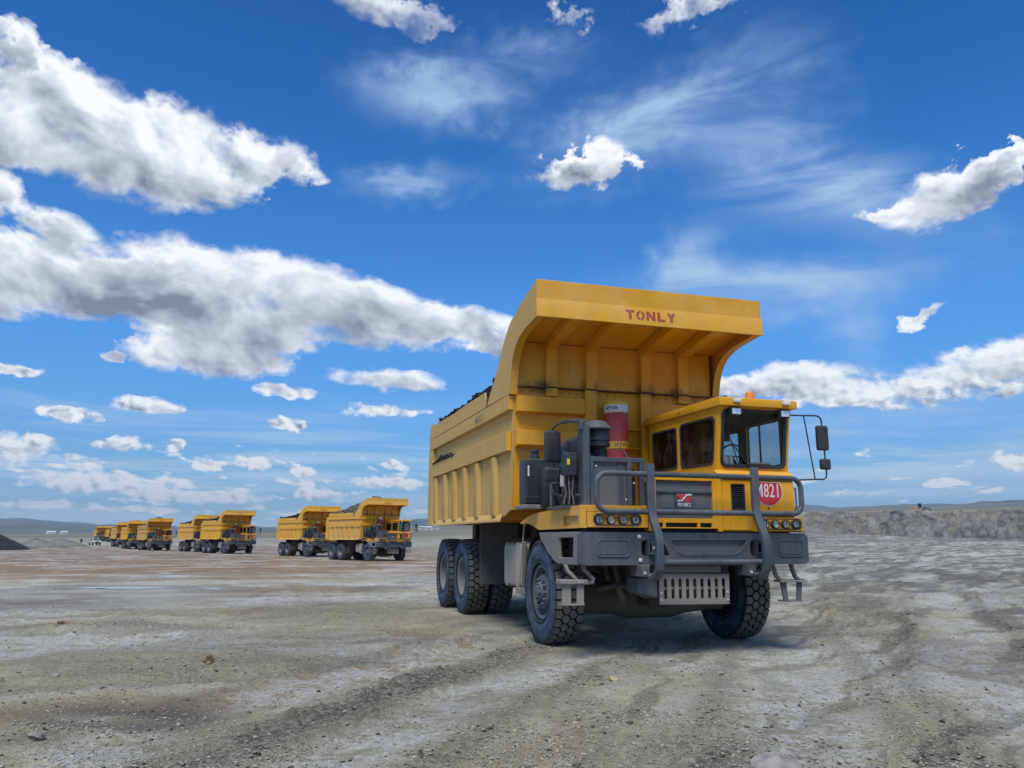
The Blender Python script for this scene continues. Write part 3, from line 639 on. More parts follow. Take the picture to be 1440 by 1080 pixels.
# ------------------------------------------------------------------ stones lying on the mud (nobody could count them)
def stone_shapes(n=10):
    out = []
    for k in range(n):
        bm = bmesh.new(); bmesh.ops.create_icosphere(bm, subdivisions=1, radius=1.0)
        rs = np.random.RandomState(k + 40); fl = rs.uniform(.35, .8); st = rs.uniform(.7, 1.5)
        for v in bm.verts:
            p = v.co * (1 + rs.uniform(-.42, .38)); v.co = Vector((p.x * st, p.y, p.z * fl))
        out.append((np.array([v.co[:] for v in bm.verts]), np.array([[v.index for v in f.verts] for f in bm.faces]))); bm.free()
    return out
SHP = stone_shapes()
def scatter(name, N, mat, rmin, rmax, size, seed, mask_key=None, azr=(-36, 36), zoff=0.25, mask_pow=1.0, base_p=0.25, flat=1.0):
    rs = np.random.RandomState(seed)
    u = rs.rand(N * 5); r = 1 / (1 / rmin + u * (1 / rmax - 1 / rmin)); a = np.radians(rs.uniform(azr[0], azr[1], N * 5)); x = r * np.sin(a); y = r * np.cos(a)
    z, mk = surface(x, y); p = base_p + (mk['gravel'] if mask_key == 'gravel' else fbm(x * .7, y * .7, 3)) * (1 - mk['path'] * .85) * (.45 + .55 * sstep(-3, 0, x * 14 / r)) * (1 - .5 * mk['crust'])
    clus = sstep(.42, .62, fbm(x * 1.1 + 11, y * 1.1, 3)); p = p * (.25 + clus)
    keep = rs.rand(N * 5) < p * mask_pow; idx = np.nonzero(keep)[0][:N]
    V = []; F = []; off = 0
    for c, i in enumerate(idx):
        sv, sf = SHP[c % len(SHP)]
        s = size[0] * (size[1] / size[0]) ** (rs.rand() ** 3.0); th = rs.uniform(0, 6.28); ct, st = math.cos(th), math.sin(th); tl = rs.uniform(-.3, .3)
        q = sv * s * [1.2, 1.2, flat]; q = np.stack([q[:, 0] * ct - q[:, 1] * st, q[:, 0] * st + q[:, 1] * ct, q[:, 2] + q[:, 0] * tl], -1)
        V.append(q + [x[i], y[i], z[i] + s * zoff]); F.append(sf + off); off += len(sv)
    V = np.vstack(V); F = np.vstack(F)
    me = bpy.data.meshes.new(name); me.vertices.add(len(V)); me.vertices.foreach_set('co', V.astype(np.float32).ravel())
    me.loops.add(F.size); me.loops.foreach_set('vertex_index', F.astype(np.int32).ravel()); me.polygons.add(len(F)); me.polygons.foreach_set('loop_start', (np.arange(len(F)) * 3).astype(np.int32))
    me.update(calc_edges=True); me.materials.append(mat)
    o = bpy.data.objects.new(name, me); C.objects.link(o); o['kind'] = 'stuff'; return o
scatter('gravel', 12000, M['stone'], 4.6, 36, (.004, .017), 3, 'gravel')
scatter('dark_gravel', 3500, rock_mat('dark_pebble', (0.05, 0.045, 0.04), (0.10, 0.09, 0.08), (0.03, 0.03, 0.03), 10), 4.6, 40, (.005, .020), 5, 'gravel')
scatter('mud_crumbs', 26000, rock_mat('mud_crumb', (.26,.24,.185), (.42,.39,.31), (.16,.15,.12), 10), 4.6, 60, (.005, .018), 8, None, mask_pow=.8, flat=.75)

def rock(x, y, s, mat, label, seed, flat=.7, name='rock', sx=1.0, group=None):
    bm = bmesh.new(); bmesh.ops.create_icosphere(bm, subdivisions=4, radius=1.0); rs = np.random.RandomState(seed)
    pl = [(Vector(rs.normal(size=3)).normalized(), rs.uniform(.55, .9)) for _ in range(14)]
    for v in bm.verts:
        p = v.co.copy()
        for n_, d in pl:
            k = p.dot(n_)
            if k > d: p -= n_ * (k - d) * .92
        nn = float(fbm(np.array([p.x * 3 + seed * 3.7 + p.z * 1.3]), np.array([p.y * 3 + p.z * 2]), 4)[0]) - .5
        p *= 1 + nn * .28; v.co = Vector((p.x * sx, p.y, p.z * flat)) * s
    me = bpy.data.meshes.new(name); bm.to_mesh(me); bm.free(); me.materials.append(mat); me.shade_smooth(); me.set_sharp_from_angle(angle=R(28))
    o = bpy.data.objects.new(name, me); C.objects.link(o); o.location = (x, y, gz(x, y) + s * flat * .35); o.rotation_euler = (0, 0, seed)
    tagk(o, label=label, category='rock', group=group); return o
rock(1.78, 5.72, .16, M['stone'], 'large pale grey stone at the bottom edge, lower right of the picture middle', 3, .55, sx=1.3)
rock(-3.70, 10.2, .085, M['stone_brown'], 'upright reddish brown clod alone on the mud, below the yellow truck row', 5, .95)
rock(-3.62, 10.02, .045, M['stone_brown'], 'small brown lump lying just in front of the upright reddish clod', 6, .7)
rock(-4.9, 9.0, .07, M['stone'], 'flat grey stone on bare mud left of the damp hollow', 7, .5)
rock(-3.55, 6.35, .065, M['stone'], 'rounded grey stone in front of the damp hollow at lower left', 9, .7)
rock(-7.9, 14.6, .12, M['stone_brown'], 'low reddish clod far left, beyond the damp hollow', 11, .5)
rock(1.12, 9.1, .08, rock_mat('yellowish_clod', (.32,.28,.15), (.42,.38,.24), (.2,.17,.1), 9), 'pale yellow crumbled clod in front of the near front wheel', 13, .45)
rock(6.1, 8.8, .10, M['stone'], 'dark edged slab of dried mud on the right, between the wheel ruts', 15, .4, sx=1.6)

# ------------------------------------------------------------------ puddles
def puddle_mat():
    m, t, b = new_mat('puddle_water'); oc = ocoord(t); n = t.noise(oc, 2.5, 4, .6)
    t.l.new(t.mix(t.ss(n, .4, .7), (0.30, 0.34, 0.38), (0.45, 0.48, 0.52)), b.inputs['Base Color']); b.inputs['Roughness'].default_value = 0.12; b.inputs['Specular IOR Level'].default_value = 0.9  # bluish-white reflection put into the water's base colour, besides its gloss
    return m
PM = puddle_mat()
def puddle(x, y, rx, ry, rot, label, seed):
    n = 40; rs = np.random.RandomState(seed); ph = rs.uniform(0, 6.28, 4); pts = []
    for i in range(n):
        a = 2 * math.pi * i / n; k = 1 + .22 * math.sin(2 * a + ph[0]) + .15 * math.sin(3 * a + ph[1]) + .10 * math.sin(7 * a + ph[2]) + .06 * math.sin(11 * a + ph[3])
        px, py = rx * k * math.cos(a), ry * k * math.sin(a); pts.append((px * math.cos(rot) - py * math.sin(rot), px * math.sin(rot) + py * math.cos(rot)))
    zs = [gz(x + p[0] * s, y + p[1] * s) for p in pts[::4] for s in (.3, .7, 1.0)]
    z = float(np.percentile(zs, 80)) + .006
    o = MB().xy(pts, 0, .003).build('puddle', PM, None, smooth=0); o.location = (x, y, z); tagk(o, kind='structure'); return o
puddle(-14.9, 35.6, 1.4, .9, .1, '', 1); puddle(-11.9, 25.4, 1.15, .5, .25, '', 2); puddle(-9.2, 25.2, .45, .28, 0, '', 3); puddle(4.0, 19.2, .75, .42, .1, '', 4)

# ------------------------------------------------------------------ spoil bank on the right, hills, coal pile
def bank():
    rsn = []; n = 520; m = 44
    A = np.linspace(8, 62, n); foot_r = np.interp(A, [8, 14, 20, 26, 32.5, 45, 62], [236, 218, 202, 172, 148, 132, 130]); top = np.interp(A, [8, 20, 26, 32.5, 45, 62], [5.0, 4.9, 5.0, 4.8, 5.0, 5.0])
    V = []; ar = np.radians(A)
    for j in range(m):
        s = j / (m - 1); 
        if s < .55: k = s / .55; d = k * 3.6; hh = k ** .85
        else: k = (s - .55) / .45; d = 3.6 + k * 26; hh = 1.0 - .35 * k ** 2
        r = foot_r + d - 1.0; x = r * np.sin(ar); y = r * np.cos(ar); b0 = base_height(foot_r * np.sin(ar), foot_r * np.cos(ar))
        crest = 1 + .07 * (fbm(A * 1.4, A * 0 + 3, 4) - .5) * 2 + .04 * (fbm(A * 8, A * 0, 3) - .5)
        rough = (fbm(A * 1.5, A * 0 + s * 6, 5, .6) - .5); gul = (fbm(A * .8, A * 0 + s * 2.5, 4) - .5)
        d2 = rough * 1.5 + gul * 2.0 * (1 - abs(2 * min(s / .55, 1) - 1) * .4)
        x = x + d2 * np.sin(ar); y = y + d2 * np.cos(ar); z = b0 - .5 + hh * (top * crest + .5) + rough * .35 * (1 if s > .05 else 0)
        V.append(np.stack([x, y, z], -1))
    V = np.array(V).reshape(-1, 3); F = [(j*n+i, j*n+i+1, (j+1)*n+i+1, (j+1)*n+i) for j in range(m - 1) for i in range(n - 1)]
    me = bpy.data.meshes.new('spoil_bank'); me.from_pydata(V.tolist(), [], F)
    mt, t, b = new_mat('spoil_bank_soil'); oc = ocoord(t); n0 = t.noise(oc, .08, 5, .6); n1 = t.noise(oc, .35, 6, .66); n2 = t.noise(oc, 1.6, 6, .7)
    c = t.mix(t.ss(n1, .36, .62), (.145, .148, .145), (.31, .31, .295)); c = t.mix(t.math('MULTIPLY', t.ss(n0, .47, .58), .5), c, (.30, .26, .17)); c = t.mix(t.math('MULTIPLY', t.ss(n0, .46, .38), .75), c, (.085, .088, .09))
    c = t.mix(t.math('MULTIPLY', t.ss(n2, .52, .66), .6), c, (.06, .06, .058)); t.l.new(c, b.inputs['Base Color']); b.inputs['Roughness'].default_value = .95
    set_bump(t, b, t.math('ADD', n2, n1), .5, .8)
    me.materials.append(mt); me.shade_smooth(); o = bpy.data.objects.new('spoil_bank', me); C.objects.link(o); o['kind'] = 'structure'
bank()
def hills():
    # three rings of low bare hills; ridge height given as an angle (in pixels of a 1141 px focal length) over the eye line
    mt, t, b = new_mat('steppe_hillside'); oc = ocoord(t); n0 = t.noise(t.mapping(oc, (.0006, .0006, .002)), 1.0, 6, .62); n1 = t.noise(oc, .006, 6, .66)
    c = t.ramp(n0, [(.32, (.045, .06, .045)), (.46, (.065, .08, .055)), (.56, (.105, .11, .08)), (.70, (.19, .17, .13))]); c = t.mix(t.math('MULTIPLY', t.ss(n1, .5, .7), .4), c, (.11, .10, .075))
    t.l.new(c, b.inputs['Base Color']); b.inputs['Roughness'].default_value = .95
    rings = [(4700, 6300, [-180,-90,-45,-33,-31,-27,-22,-17,-12,-6,0,8,20,24,28,33,45,90,180], [16,12,9,12,14,9,7,7,8,10,20,26,38,42,42,48,38,20,16], 3.0, 1),
             (6800, 9000, [-180,-90,-45,-36,-33,-30,-26,-21,-16,-11,-6,-4,0,10,20,26,33,45,90,180], [24,18,14,16,19,17,14,13,12,13,26,30,28,32,41,44,50,40,26,24], 4.0, 2),
             (9500, 13000, [-180,-90,-45,-34,-31,-26,-20,-10,0,12,18,20,23,30,45,90,180], [26,24,20,19,23,15,15,13,24,38,44,45,40,42,36,26,26], 3.5, 3)]
    for k, (r0, r1, az, up, amp, sd) in enumerate(rings):
        n = 900; m = 16; A = np.linspace(-180, 180, n, endpoint=False); V = []
        U = np.interp(A, az, up) + amp * 2 * (fbm((A + 180) * .33 + sd * 9, A * 0 + sd, 5, .55) - .5) * 1.2
        for j in range(m):
            s = j / (m - 1); r = r0 + (r1 - r0) * s; h = np.sin(min(s * 1.15, 1) * math.pi / 2) ** 1.3
            rg = (fbm((A + 180) * 1.1 + sd, A * 0 + s * 4, 5, .6) - .5)
            px = np.interp(A, [-180,-60,-33,-27,-20,-14,-6,10,20,33,60,120,180], [8,4,2,3.5,6,8,15,24,36,41,30,12,8])
            z0 = 1.5 + min(r, 5200) * px / 1141 - 8
            zt = 1.5 + r * np.maximum(U, px + 1) / 1141
            z = z0 + (zt - z0) * h * (1 + rg * .5 * (1 - h) * 2) + rg * r * .0022 * (1 - abs(2 * s - 1))
            rr_ = r + rg * (r1 - r0) * .25
            V.append(np.stack([rr_ * np.sin(np.radians(A)), rr_ * np.cos(np.radians(A)), z], -1))
        V = np.array(V).reshape(-1, 3); F = [(j*n+i, j*n+(i+1)%n, (j+1)*n+(i+1)%n, (j+1)*n+i) for j in range(m - 1) for i in range(n)]
        me = bpy.data.meshes.new('hills'); me.from_pydata(V.tolist(), [], F); me.materials.append(mt); me.shade_smooth()
        o = bpy.data.objects.new('hills', me); C.objects.link(o); o['kind'] = 'structure'
hills()
def cone_pile(name, x, y, rx, ry, h, mat, label, cat, seed, n=70, kind=None):
    g = np.linspace(-1.25, 1.25, n); X, Y = np.meshgrid(g, g); rr_ = np.hypot(X, Y)
    H = np.maximum(0, 1 - rr_) ** .9 * h * (1 + .35 * (fbm(X * 2 + seed, Y * 2, 4) - .5)) + (fbm(X * 7 + seed, Y * 7, 4, .6) - .5) * h * .10 - .25 * sstep(.95, 1.2, rr_) - .03
    wx = x + X * rx; wy = y + Y * ry; zb = base_height(wx, wy); V = np.stack([wx - x, wy - y, H + zb - gz(x, y)], -1).reshape(-1, 3)
    F = [(j*n+i, j*n+i+1, (j+1)*n+i+1, (j+1)*n+i) for j in range(n - 1) for i in range(n - 1)]
    me = bpy.data.meshes.new(name); me.from_pydata(V.tolist(), [], F); me.materials.append(mat); me.shade_smooth()
    o = bpy.data.objects.new(name, me); C.objects.link(o); o.location = (x, y, gz(x, y)); tagk(o, label=label, category=cat, kind=kind); return o
def at(az, d): return (d * math.sin(R(az)), d * math.cos(R(az)))
x, y = at(-33.3, 165); cone_pile('coal_pile', x, y, 7.4, 9, 3.9, M['coal'], 'dark coal stockpile at the far left edge of the ground', 'coal pile', 3)
SB = rock_mat('grey_spoil', (.12, .125, .11), (.22, .22, .19), (.08, .08, .08), .8)
for k, (a, d, rx, h) in enumerate([(-30.3, 190, 6.5, 1.9), (-29.0, 205, 6.0, 2.0), (-31.6, 175, 4.5, 1.3)]):
    x, y = at(a, d); cone_pile('spoil_heap', x, y, rx, 5, h, SB, ['low grey-green spoil heap right beside the black coal pile', 'flat-topped grey spoil heap farther right, towards the white pickup', 'smallest grey spoil mound at the toe of the black coal pile'][k], 'spoil heap', 20 + k, 40)

# ------------------------------------------------------------------ the dump truck (x forward, y to its left, z up)
def make_tyre_mesh():
    b = MB()
    h = [(0.0,.724),(.10,.723),(.165,.718),(.198,.704),(.207,.676),(.214,.64),(.221,.59),(.222,.54),(.214,.48),(.200,.43),(.190,.405),(.178,.395),(.165,.362)]
    prof = [(-a, r) for a, r in reversed(h)] + h[1:]
    b.lathe(prof, n=56)
    n = 34; pitch = 2 * math.pi / n
    def pt(y, a, r): return (r * math.cos(a), y, r * math.sin(a))
    def crown(y): return 0.752 - 0.25 * y * y
    for k in range(n):
        for j, yc in enumerate((-.050, .050)):
            a0 = (k + 0.5 * j) * pitch; q = [(-.060, 0), (-.024, -.41), (.024, -.41), (.060, 0), (.024, .41), (-.024, .41)]
            top = [pt(yc + y * 0.93, a0 + a * pitch * 0.95, crown(yc + y)) for y, a in q]; bot = [pt(yc + y, a0 + a * pitch * 1.02, .715) for y, a in q]
            b.add(bot + top, [(6,7,8,9,10,11)] + [(i, (i+1)%6, (i+1)%6+6, i+6) for i in range(6)])
        for sgn in (-1, 1):
            a0 = (k + (0.5 if sgn < 0 else 0.0)) * pitch
            q = [(.096, 0), (.128, -.40), (.200, -.41), (.200, .41), (.128, .40)]
            q2 = [(sgn * y, a) for y, a in q]
            top = [pt(y, a0 + a * pitch * 0.95, crown(y) if abs(y) < .19 else .736) for y, a in q2]
            bot = [pt(y * 1.0 if abs(y) < .19 else y * 1.06, a0 + a * pitch * 1.02, .70 if abs(y) > .19 else .715) for y, a in q2]
            lug = [pt(sgn * .212, a0 - .36 * pitch, .655), pt(sgn * .212, a0 + .36 * pitch, .655)]
            b.add(bot + top, [(5,6,7,8,9)] + [(i, (i+1)%5, (i+1)%5+5, i+5) for i in range(5)])
            b.add([top[2], top[3], lug[1], lug[0], bot[2], bot[3]], [(0,1,2,3), (0,3,4), (1,5,2)])
    # raised rings and a rim-protector bead on the sidewall
    for s in (-1, 1):
        b.lathe([(s*.2205,.560),(s*.2265,.556),(s*.2265,.548),(s*.2205,.544)], n=56)
        b.lathe([(s*.196,.440),(s*.214,.432),(s*.214,.420),(s*.19,.412)], n=56)
    return b.mesh('tyre', M['tyre'], smooth=38)
TYRE = make_tyre_mesh()
def front_rim_mesh():   # outside is +y in mesh space, mirrored by rotation
    b = MB()
    b.lathe([(-.17,.366),(.165,.366),(.178,.385),(.184,.385),(.176,.345),(.10,.335),(.04,.30),(.05,.235)], n=40)
    b.lathe([(.02,.30),(.06,.27),(.15,.235),(.17,.22),(.172,.15),(.19,.145),(.23,.135),(.235,.10),(.262,.095),(.268,.0)], n=28)
    return b
def studs(b, r, y0, y1, n, rad):
    for i in range(n):
        a = 2 * math.pi * i / n; x, z = r * math.cos(a), r * math.sin(a)
        b.cyl((x, y0, z), (x, y1, z), rad, rad * 0.9, 6)
    return b
RIM_F = front_rim_mesh().mesh('rim', M['hub_blue'])
HUB_F = (lambda b: (studs(b, .19, .14, .215, 12, .024), studs(b, .115, .20, .255, 10, .016), b.lathe([(.05,.285),(.13,.255),(.165,.24),(.168,.16)], n=24), b)[-1])(MB()).mesh('hub', M['hub_blue'])
RIM_R = MB().lathe([(-.17,.366),(.165,.366),(.180,.386),(.188,.386),(.176,.348),(.10,.338),(.02,.325),(-.06,.315),(-.11,.22),(-.115,.0)], n=40).mesh('rim', M['rim_grey'])
HUB_R = (lambda b: (studs(b, .235, -.12, -.06, 12, .022), b.lathe([(-.11,.17),(-.02,.16),(.0,.14),(.01,.0)], n=24), b)[-1])(MB()).mesh('hub', M['rim_grey'])
def wheel(parent, x, y, side, rear, inner=False):
    w = empty('wheel', (x, y, 0.737), 0, parent)
    def part(name, me):
        o = bpy.data.objects.new(name, me); C.objects.link(o); o.parent = w
        if side < 0: o.rotation_euler = (0, 0, math.pi)
        return o
    t = part('tyre', TYRE); t.rotation_euler = (0, random.uniform(0, 6.28), math.pi if side < 0 else 0)
    part('rim', RIM_R if rear else RIM_F)
    if not inner: part('hub', HUB_R if rear else HUB_F)
    return w

def build_truck():
    T = empty('dump_truck')
    # ---- wheels
    for s in (-1, 1):
        wheel(T, -0.38, s * 1.49, s, False)
        for ax in (-5.42, -7.22):
            wheel(T, ax, s * 1.49, s, True); wheel(T, ax, s * 0.985, s, True, True)
    # ---- frame and running gear
    for s in (-1, 1):
        MB().flat([(1.15, s*.46, 1.12), (-1.3, s*.46, 1.12), (-2.2, s*.46, 1.22), (-8.0, s*.46, 1.22)], .10, FY, .30).build('frame_rail', M['chassis'], T, .008)
    for x in (-1.8, -3.1, -4.4, -6.3, -7.7): MB().box(x, x + .12, -.41, .41, 1.12, 1.32).build('crossmember', M['chassis'], T, .01)
    ax = MB(); ax.lathe([(-1.28,.12),(-.95,.15),(-.6,.18),(-.35,.24),(.35,.24),(.6,.18),(.95,.15),(1.28,.12)], (-.30,0,.58), 'Y', 20)
    ax.hexa([(-.62,-1.15,.60),(-.12,-1.15,.60),(-.12,1.15,.60),(-.62,1.15,.60),(-.52,-1.2,.80),(-.22,-1.2,.80),(-.22,1.2,.80),(-.52,1.2,.80)])
    ax.box(-.56,-.2,-1.22,-1.08,.45,1.0).box(-.56,-.2,1.08,1.22,.45,1.0)
    ax.build('front_axle', M['axle'], T, .02)
    for axx in (-5.42, -7.22):
        b = MB(); b.lathe([(-1.2,.12),(-.5,.15),(-.32,.30),(0,.36),(.32,.30),(.5,.15),(1.2,.12)], (axx,0,.74), 'Y', 16); b.build('rear_axle', M['chassis'], T)
    for s in (-1, 1):
        for k in range(7):
            L = 1.05 - .11 * k
            MB().flat([(-.38-L, s*.62, 1.02-.028*k+ (.07 if k==0 else 0)), (-.38, s*.62, .93-.026*k), (-.38+L, s*.62, 1.02-.028*k)], .09, FY, .02).build('leaf_spring', M['chassis'], T)
        b = MB(); b.cyl((-.7, s*1.02, 1.5), (-.45, s*1.05, .62), .045, n=10); b.cyl((-.62, s*1.02, 1.25), (-.45, s*1.05, .62), .06, n=10); b.build('shock_absorber', M['grey_dusty'], T)
        MB().box(-6.45,-6.2,s*.62-.12,s*.62+.12,.62,1.12).build('spring_seat', M['chassis'], T, .03)
    MB().cyl((-1.0,0,.95),(-5.1,0,.80),.07,n=12).build('drive_shaft', M['chassis'], T)
    MB().cyl((-7.0,0,.8),(-5.7,0,.8),.07,n=12).build('drive_shaft', M['chassis'], T)
    b = MB(); b.box(-1.3,.55,-.36,.36,.72,1.5); b.box(-.9,.3,-.28,.28,.55,.75); b.box(-2.3,-1.3,-.25,.25,.8,1.4); b.build('engine_block', M['chassis'], T, .05, 2)
    b = MB()
    for (p, q, r) in [((.45,-.95,1.45),(.5,-.80,.82),.045),((.6,-.62,1.5),(.62,-.66,.86),.10),((.2,-1.0,1.5),(.3,-.9,.92),.03),((.7,-.55,.95),(.3,-1.05,.80),.035),((.55,-.9,.86),(.55,-.45,.86),.04),((.4,.6,1.5),(.35,.65,.9),.05),((.75,-.75,1.2),(.75,.75,1.2),.06)]:
        b.cyl(p, q, r, n=10)
    b.build('steering_linkage', M['chassis'], T)
    MB().lathe([(-.05,.02),(-.05,.13),(.20,.15),(.42,.13),(.45,.03)], (.72,-.50,.92), 'Z', 14).build('air_spring', M['grey'], T)
    MB().tube([(.3,-.8,1.4),(.5,-.9,1.1),(.45,-.7,.9),(.6,-.4,.95),(.7,-.1,1.1)], .018, 6).build('hose', M['black'], T)
    MB().tube([(.8,.5,1.3),(.7,.75,1.05),(.3,.9,.95),(-.1,1.0,1.0)], .018, 6).build('hose', M['black'], T)

    # ---- front bumper
    B0, B1 = 1.165, 1.585
    def xf(y):  # a very slight set-back towards the ends
        return 1.31
    hole_mesh = [(-.44,1.485),(-.42,1.44),(-.34,1.345),(-.24,1.305),(.50,1.305),(.60,1.345),(.68,1.44),(.70,1.485)]
    holes = [hole_mesh, rr(-.865,1.285,-.70,1.485,.05), [(-.56,1.29),(-.46,1.29),(-.55,1.47),(-.62,1.47)], [(.70,1.29),(.80,1.29),(.80,1.48),(.86,1.48),(.86,1.29),(.965,1.29),(.965,1.48),(.78,1.49)]]
    holes[3] = rr(.76,1.285,.965,1.485,.05)
    front = [(-1.66,B0),(1.62,B0),(1.69,B0+.04),(1.69,B1-.05),(1.64,B1),(-1.70,B1),(-1.74,B1-.03),(-1.74,B0+.03)]
    bp = MB(); bp.yz(front, 1.245, 1.31, holes)
    bumper = bp.build('bumper', M['grey'], T, .010, 2)
    for ya, yb in ((-1.70,-.9),(1.0,1.66)): MB().box(1.105,1.243,ya,yb,1.20,1.575).build('bumper_box', M['grey'], T, .02)
    MB().box(.90,1.10,-1.55,1.55,1.19,1.66).build('bumper_backing', M['dark_void'], T)  # dark plate added to black out the gap behind the bumper
    MB().yz(hole_mesh, 1.262, 1.268).build('bumper_screen', M['screen'], T)
    rim = MB(); rim.yz([(-.47,1.51),(-.45,1.43),(-.36,1.325),(-.25,1.28),(.51,1.28),(.62,1.325),(.71,1.43),(.73,1.51)], 1.311, 1.318, [hole_mesh]); rim.build('screen_surround', M['grey'], T, .002)
    for (ya, yb) in ((-1.485,-1.04),(1.20,1.61)):
        MB().yz(rr(ya,1.268,yb,1.495,.04), 1.311, 1.325, [rr(ya+.022,1.29,yb-.022,1.473,.03)]).build('embossed_panel', M['grey'], T, .004)
        MB().yz(rr(ya+.03,1.298,yb-.03,1.465,.03), 1.311, 1.319).build('embossed_panel', M['grey'], T, .004)
    for s, yo in ((-1, -1.74), (1, 1.69)):
        prof = [(1.243,B0),(1.243,B1),(-.27,B1),(-.22,1.50),(.12,1.30),(.40,1.185),(.55,B0)]
        hole = [(.56,1.25),(1.09,1.255),(1.12,1.515),(.56,1.51)]
        MB().xz(prof, yo if s < 0 else yo - .05, yo + .05 if s < 0 else yo, [hole]).build('bumper_wing', M['grey_dusty' if s < 0 else 'grey'], T, .006)
        MB().box(.50,1.16,yo+.17*(-s)-.01,yo+.17*(-s)+.01,1.22,1.54).build('bumper_pocket', M['dark_void'], T)
    for (y, z) in ((-.895,1.525),(-.885,1.225),(1.015,1.52),(1.035,1.22)):
        b = MB(); b.lathe([(0,.03),(.012,.028),(.022,.018),(.024,0)], (1.311,y,z), 'X', 10); b.build('bumper_bolt', M['steel'], T)
    for y0 in (-.76, .86):
        b = MB(); b.box(1.15,1.50,y0-.005,y0+.115,1.30,1.325).box(1.15,1.50,y0-.005,y0+.115,1.445,1.47).box(1.15,1.36,y0-.02,y0-.005,1.29,1.48)
        b.box(1.49,1.505,y0-.05,y0+.12,1.30,1.47); b.build('guard_bracket', M['grey'], T, .004)
        MB().lathe([(0,.022),(.012,.02),(.016,0)], (1.506,y0-.02,1.385), 'X', 8).build('guard_bolt', M['steel'], T)

    # ---- bull bar: two bent flat uprights, a looped rail, a low tube
    for yc in (-.79, .775):
        pts = [(1.50,yc,2.47),(1.50,yc,2.0),(1.51,yc,1.84),(1.58,yc,1.70),(1.67,yc,1.56),(1.70,yc,1.44),(1.70,yc,1.22),(1.68,yc,1.12),(1.61,yc,1.04),(1.52,yc,1.01),(1.40,yc,1.04)]
        b = MB(); b.flat([(x - .03, y, z) for x, y, z in pts], .105, FY, .06); b.build('guard_upright', M['grey'], T, .008, 2)
        MB().box(1.10,1.44,yc-.14,yc-.02,1.02,1.17).build('guard_foot', M['grey'], T, .01)
        MB().lathe([(0,.02),(.012,.018),(.014,0)], (1.441,yc-.10,1.07), 'X', 8).build('guard_bolt', M['steel'], T)
    def arc(cy, cz, r, a0, a1, x, n=6): return [(x, cy + r*math.cos(R(a0+(a1-a0)*i/n)), cz + r*math.sin(R(a0+(a1-a0)*i/n))) for i in range(n+1)]
    X = 1.455; yl, yr, zt, zb, rd = -1.545, 1.52, 2.335, 1.845, .15
    loop = [(X,0,zt)] + arc(yl+rd, zt-rd, rd, 90, 180, X) + arc(yl+rd, zb+rd, rd, 180, 270, X) + [(X,0,zb)] + arc(yr-rd, zb+rd, rd, -90, 0, X) + arc(yr-rd, zt-rd, rd, 0, 90, X) + [(X,0.001,zt)]
    MB().tube(loop, .036, 12).build('guard_rail', M['grey'], T)
    MB().cyl((1.60,-.74,1.205),(1.60,.74,1.205),.036,n=12).build('guard_rail', M['grey'], T)

    # ---- tow plate with slots, beam above it
    slots = [rr(-.505+.1085*i, .72, -.455+.1085*i, .985, .0245, 4) for i in range(9)]
    MB().yz([(-.57,.655),(.47,.645),(.48,1.04),(-.565,1.05)], 1.19, 1.205, slots).build('slotted_plate', M['grey_dusty'], T, .003)
    MB().box(1.14,1.16,-.5,.42,.84,.875).build('slotted_plate_brace', M['grey_dusty'], T)
    MB().box(.95,1.18,-.56,.38,1.055,1.15).build('lower_beam', M['grey_dusty'], T, .008)
    MB().hexa([(1.15,-.85,.80),(1.17,-.58,.74),(.8,-.58,.70),(.8,-.85,.8),(1.15,-.85,.98),(1.17,-.58,1.02),(.8,-.58,1.02),(.8,-.85,1.0)]).build('side_beam', M['grey'], T, .008)
    for (y, z) in ((-.545,.80),(-.545,.71),(.445,.80),(.445,.70)): MB().lathe([(0,.015),(.01,.013),(.012,0)], (1.206,y,z), 'X', 8).build('guard_bolt', M['steel'], T)

    # ---- steps hung under the bumper ends
    st = empty('step', parent=T)
    for yy in (-1.84, -1.60):
        MB().flat([(1.12,yy-.02,1.17),(1.14,yy,1.10),(1.18,yy+.10,.99),(1.17,yy+.09,.95),(1.12,yy+.0,.93)], .07, FX, .040).build('strap', M['grey_dusty'], st, .003)
    MB().box(1.02,1.22,-1.955,-1.575,.925,.985).build('tread_plate', M['grey_dusty'], st, .01)
    b = MB(); b.box(1.15,1.18,-1.92,-1.80,.68,.925).box(1.15,1.18,-1.72,-1.625,.68,.925).box(1.02,1.20,-1.92,-1.625,.665,.68); b.build('lower_tread', M['grey_dusty'], st, .003)
    for yy in (-1.71,-1.68,-1.65): MB().lathe([(0,.009),(.004,.007),(.005,0)], (1.221,yy,.955), 'X', 6).build('bolt', M['steel'], st)
    st = empty('step', parent=T)
    for yy in (1.23, 1.53):
        MB().flat([(1.15,yy-.03,1.17),(1.15,yy,1.07),(1.15,yy+.03,.99),(1.15,yy+.09,.945),(1.15,yy+.16,.94)], .07, FX, .036).build('strap', M['grey_dusty'], st, .003)
    MB().box(1.02,1.22,1.29,1.72,.915,.945).build('tread_plate', M['grey_dusty'], st, .01)
    b = MB(); b.hexa([(1.14,1.35,.67),(1.17,1.35,.67),(1.17,1.42,.67),(1.14,1.42,.67),(1.14,1.31,.915),(1.17,1.31,.915),(1.17,1.40,.915),(1.14,1.40,.915)])
    b.hexa([(1.14,1.56,.67),(1.17,1.56,.67),(1.17,1.63,.67),(1.14,1.63,.67),(1.14,1.58,.915),(1.17,1.58,.915),(1.17,1.66,.915),(1.14,1.66,.915)])
    b.box(1.03,1.19,1.34,1.64,.655,.67); b.build('lower_tread', M['grey'], st, .003)
    for yy in (1.60,1.64,1.68): MB().lathe([(0,.009),(.004,.007),(.005,0)], (1.221,yy,.93), 'X', 6).build('bolt', M['steel'], st)

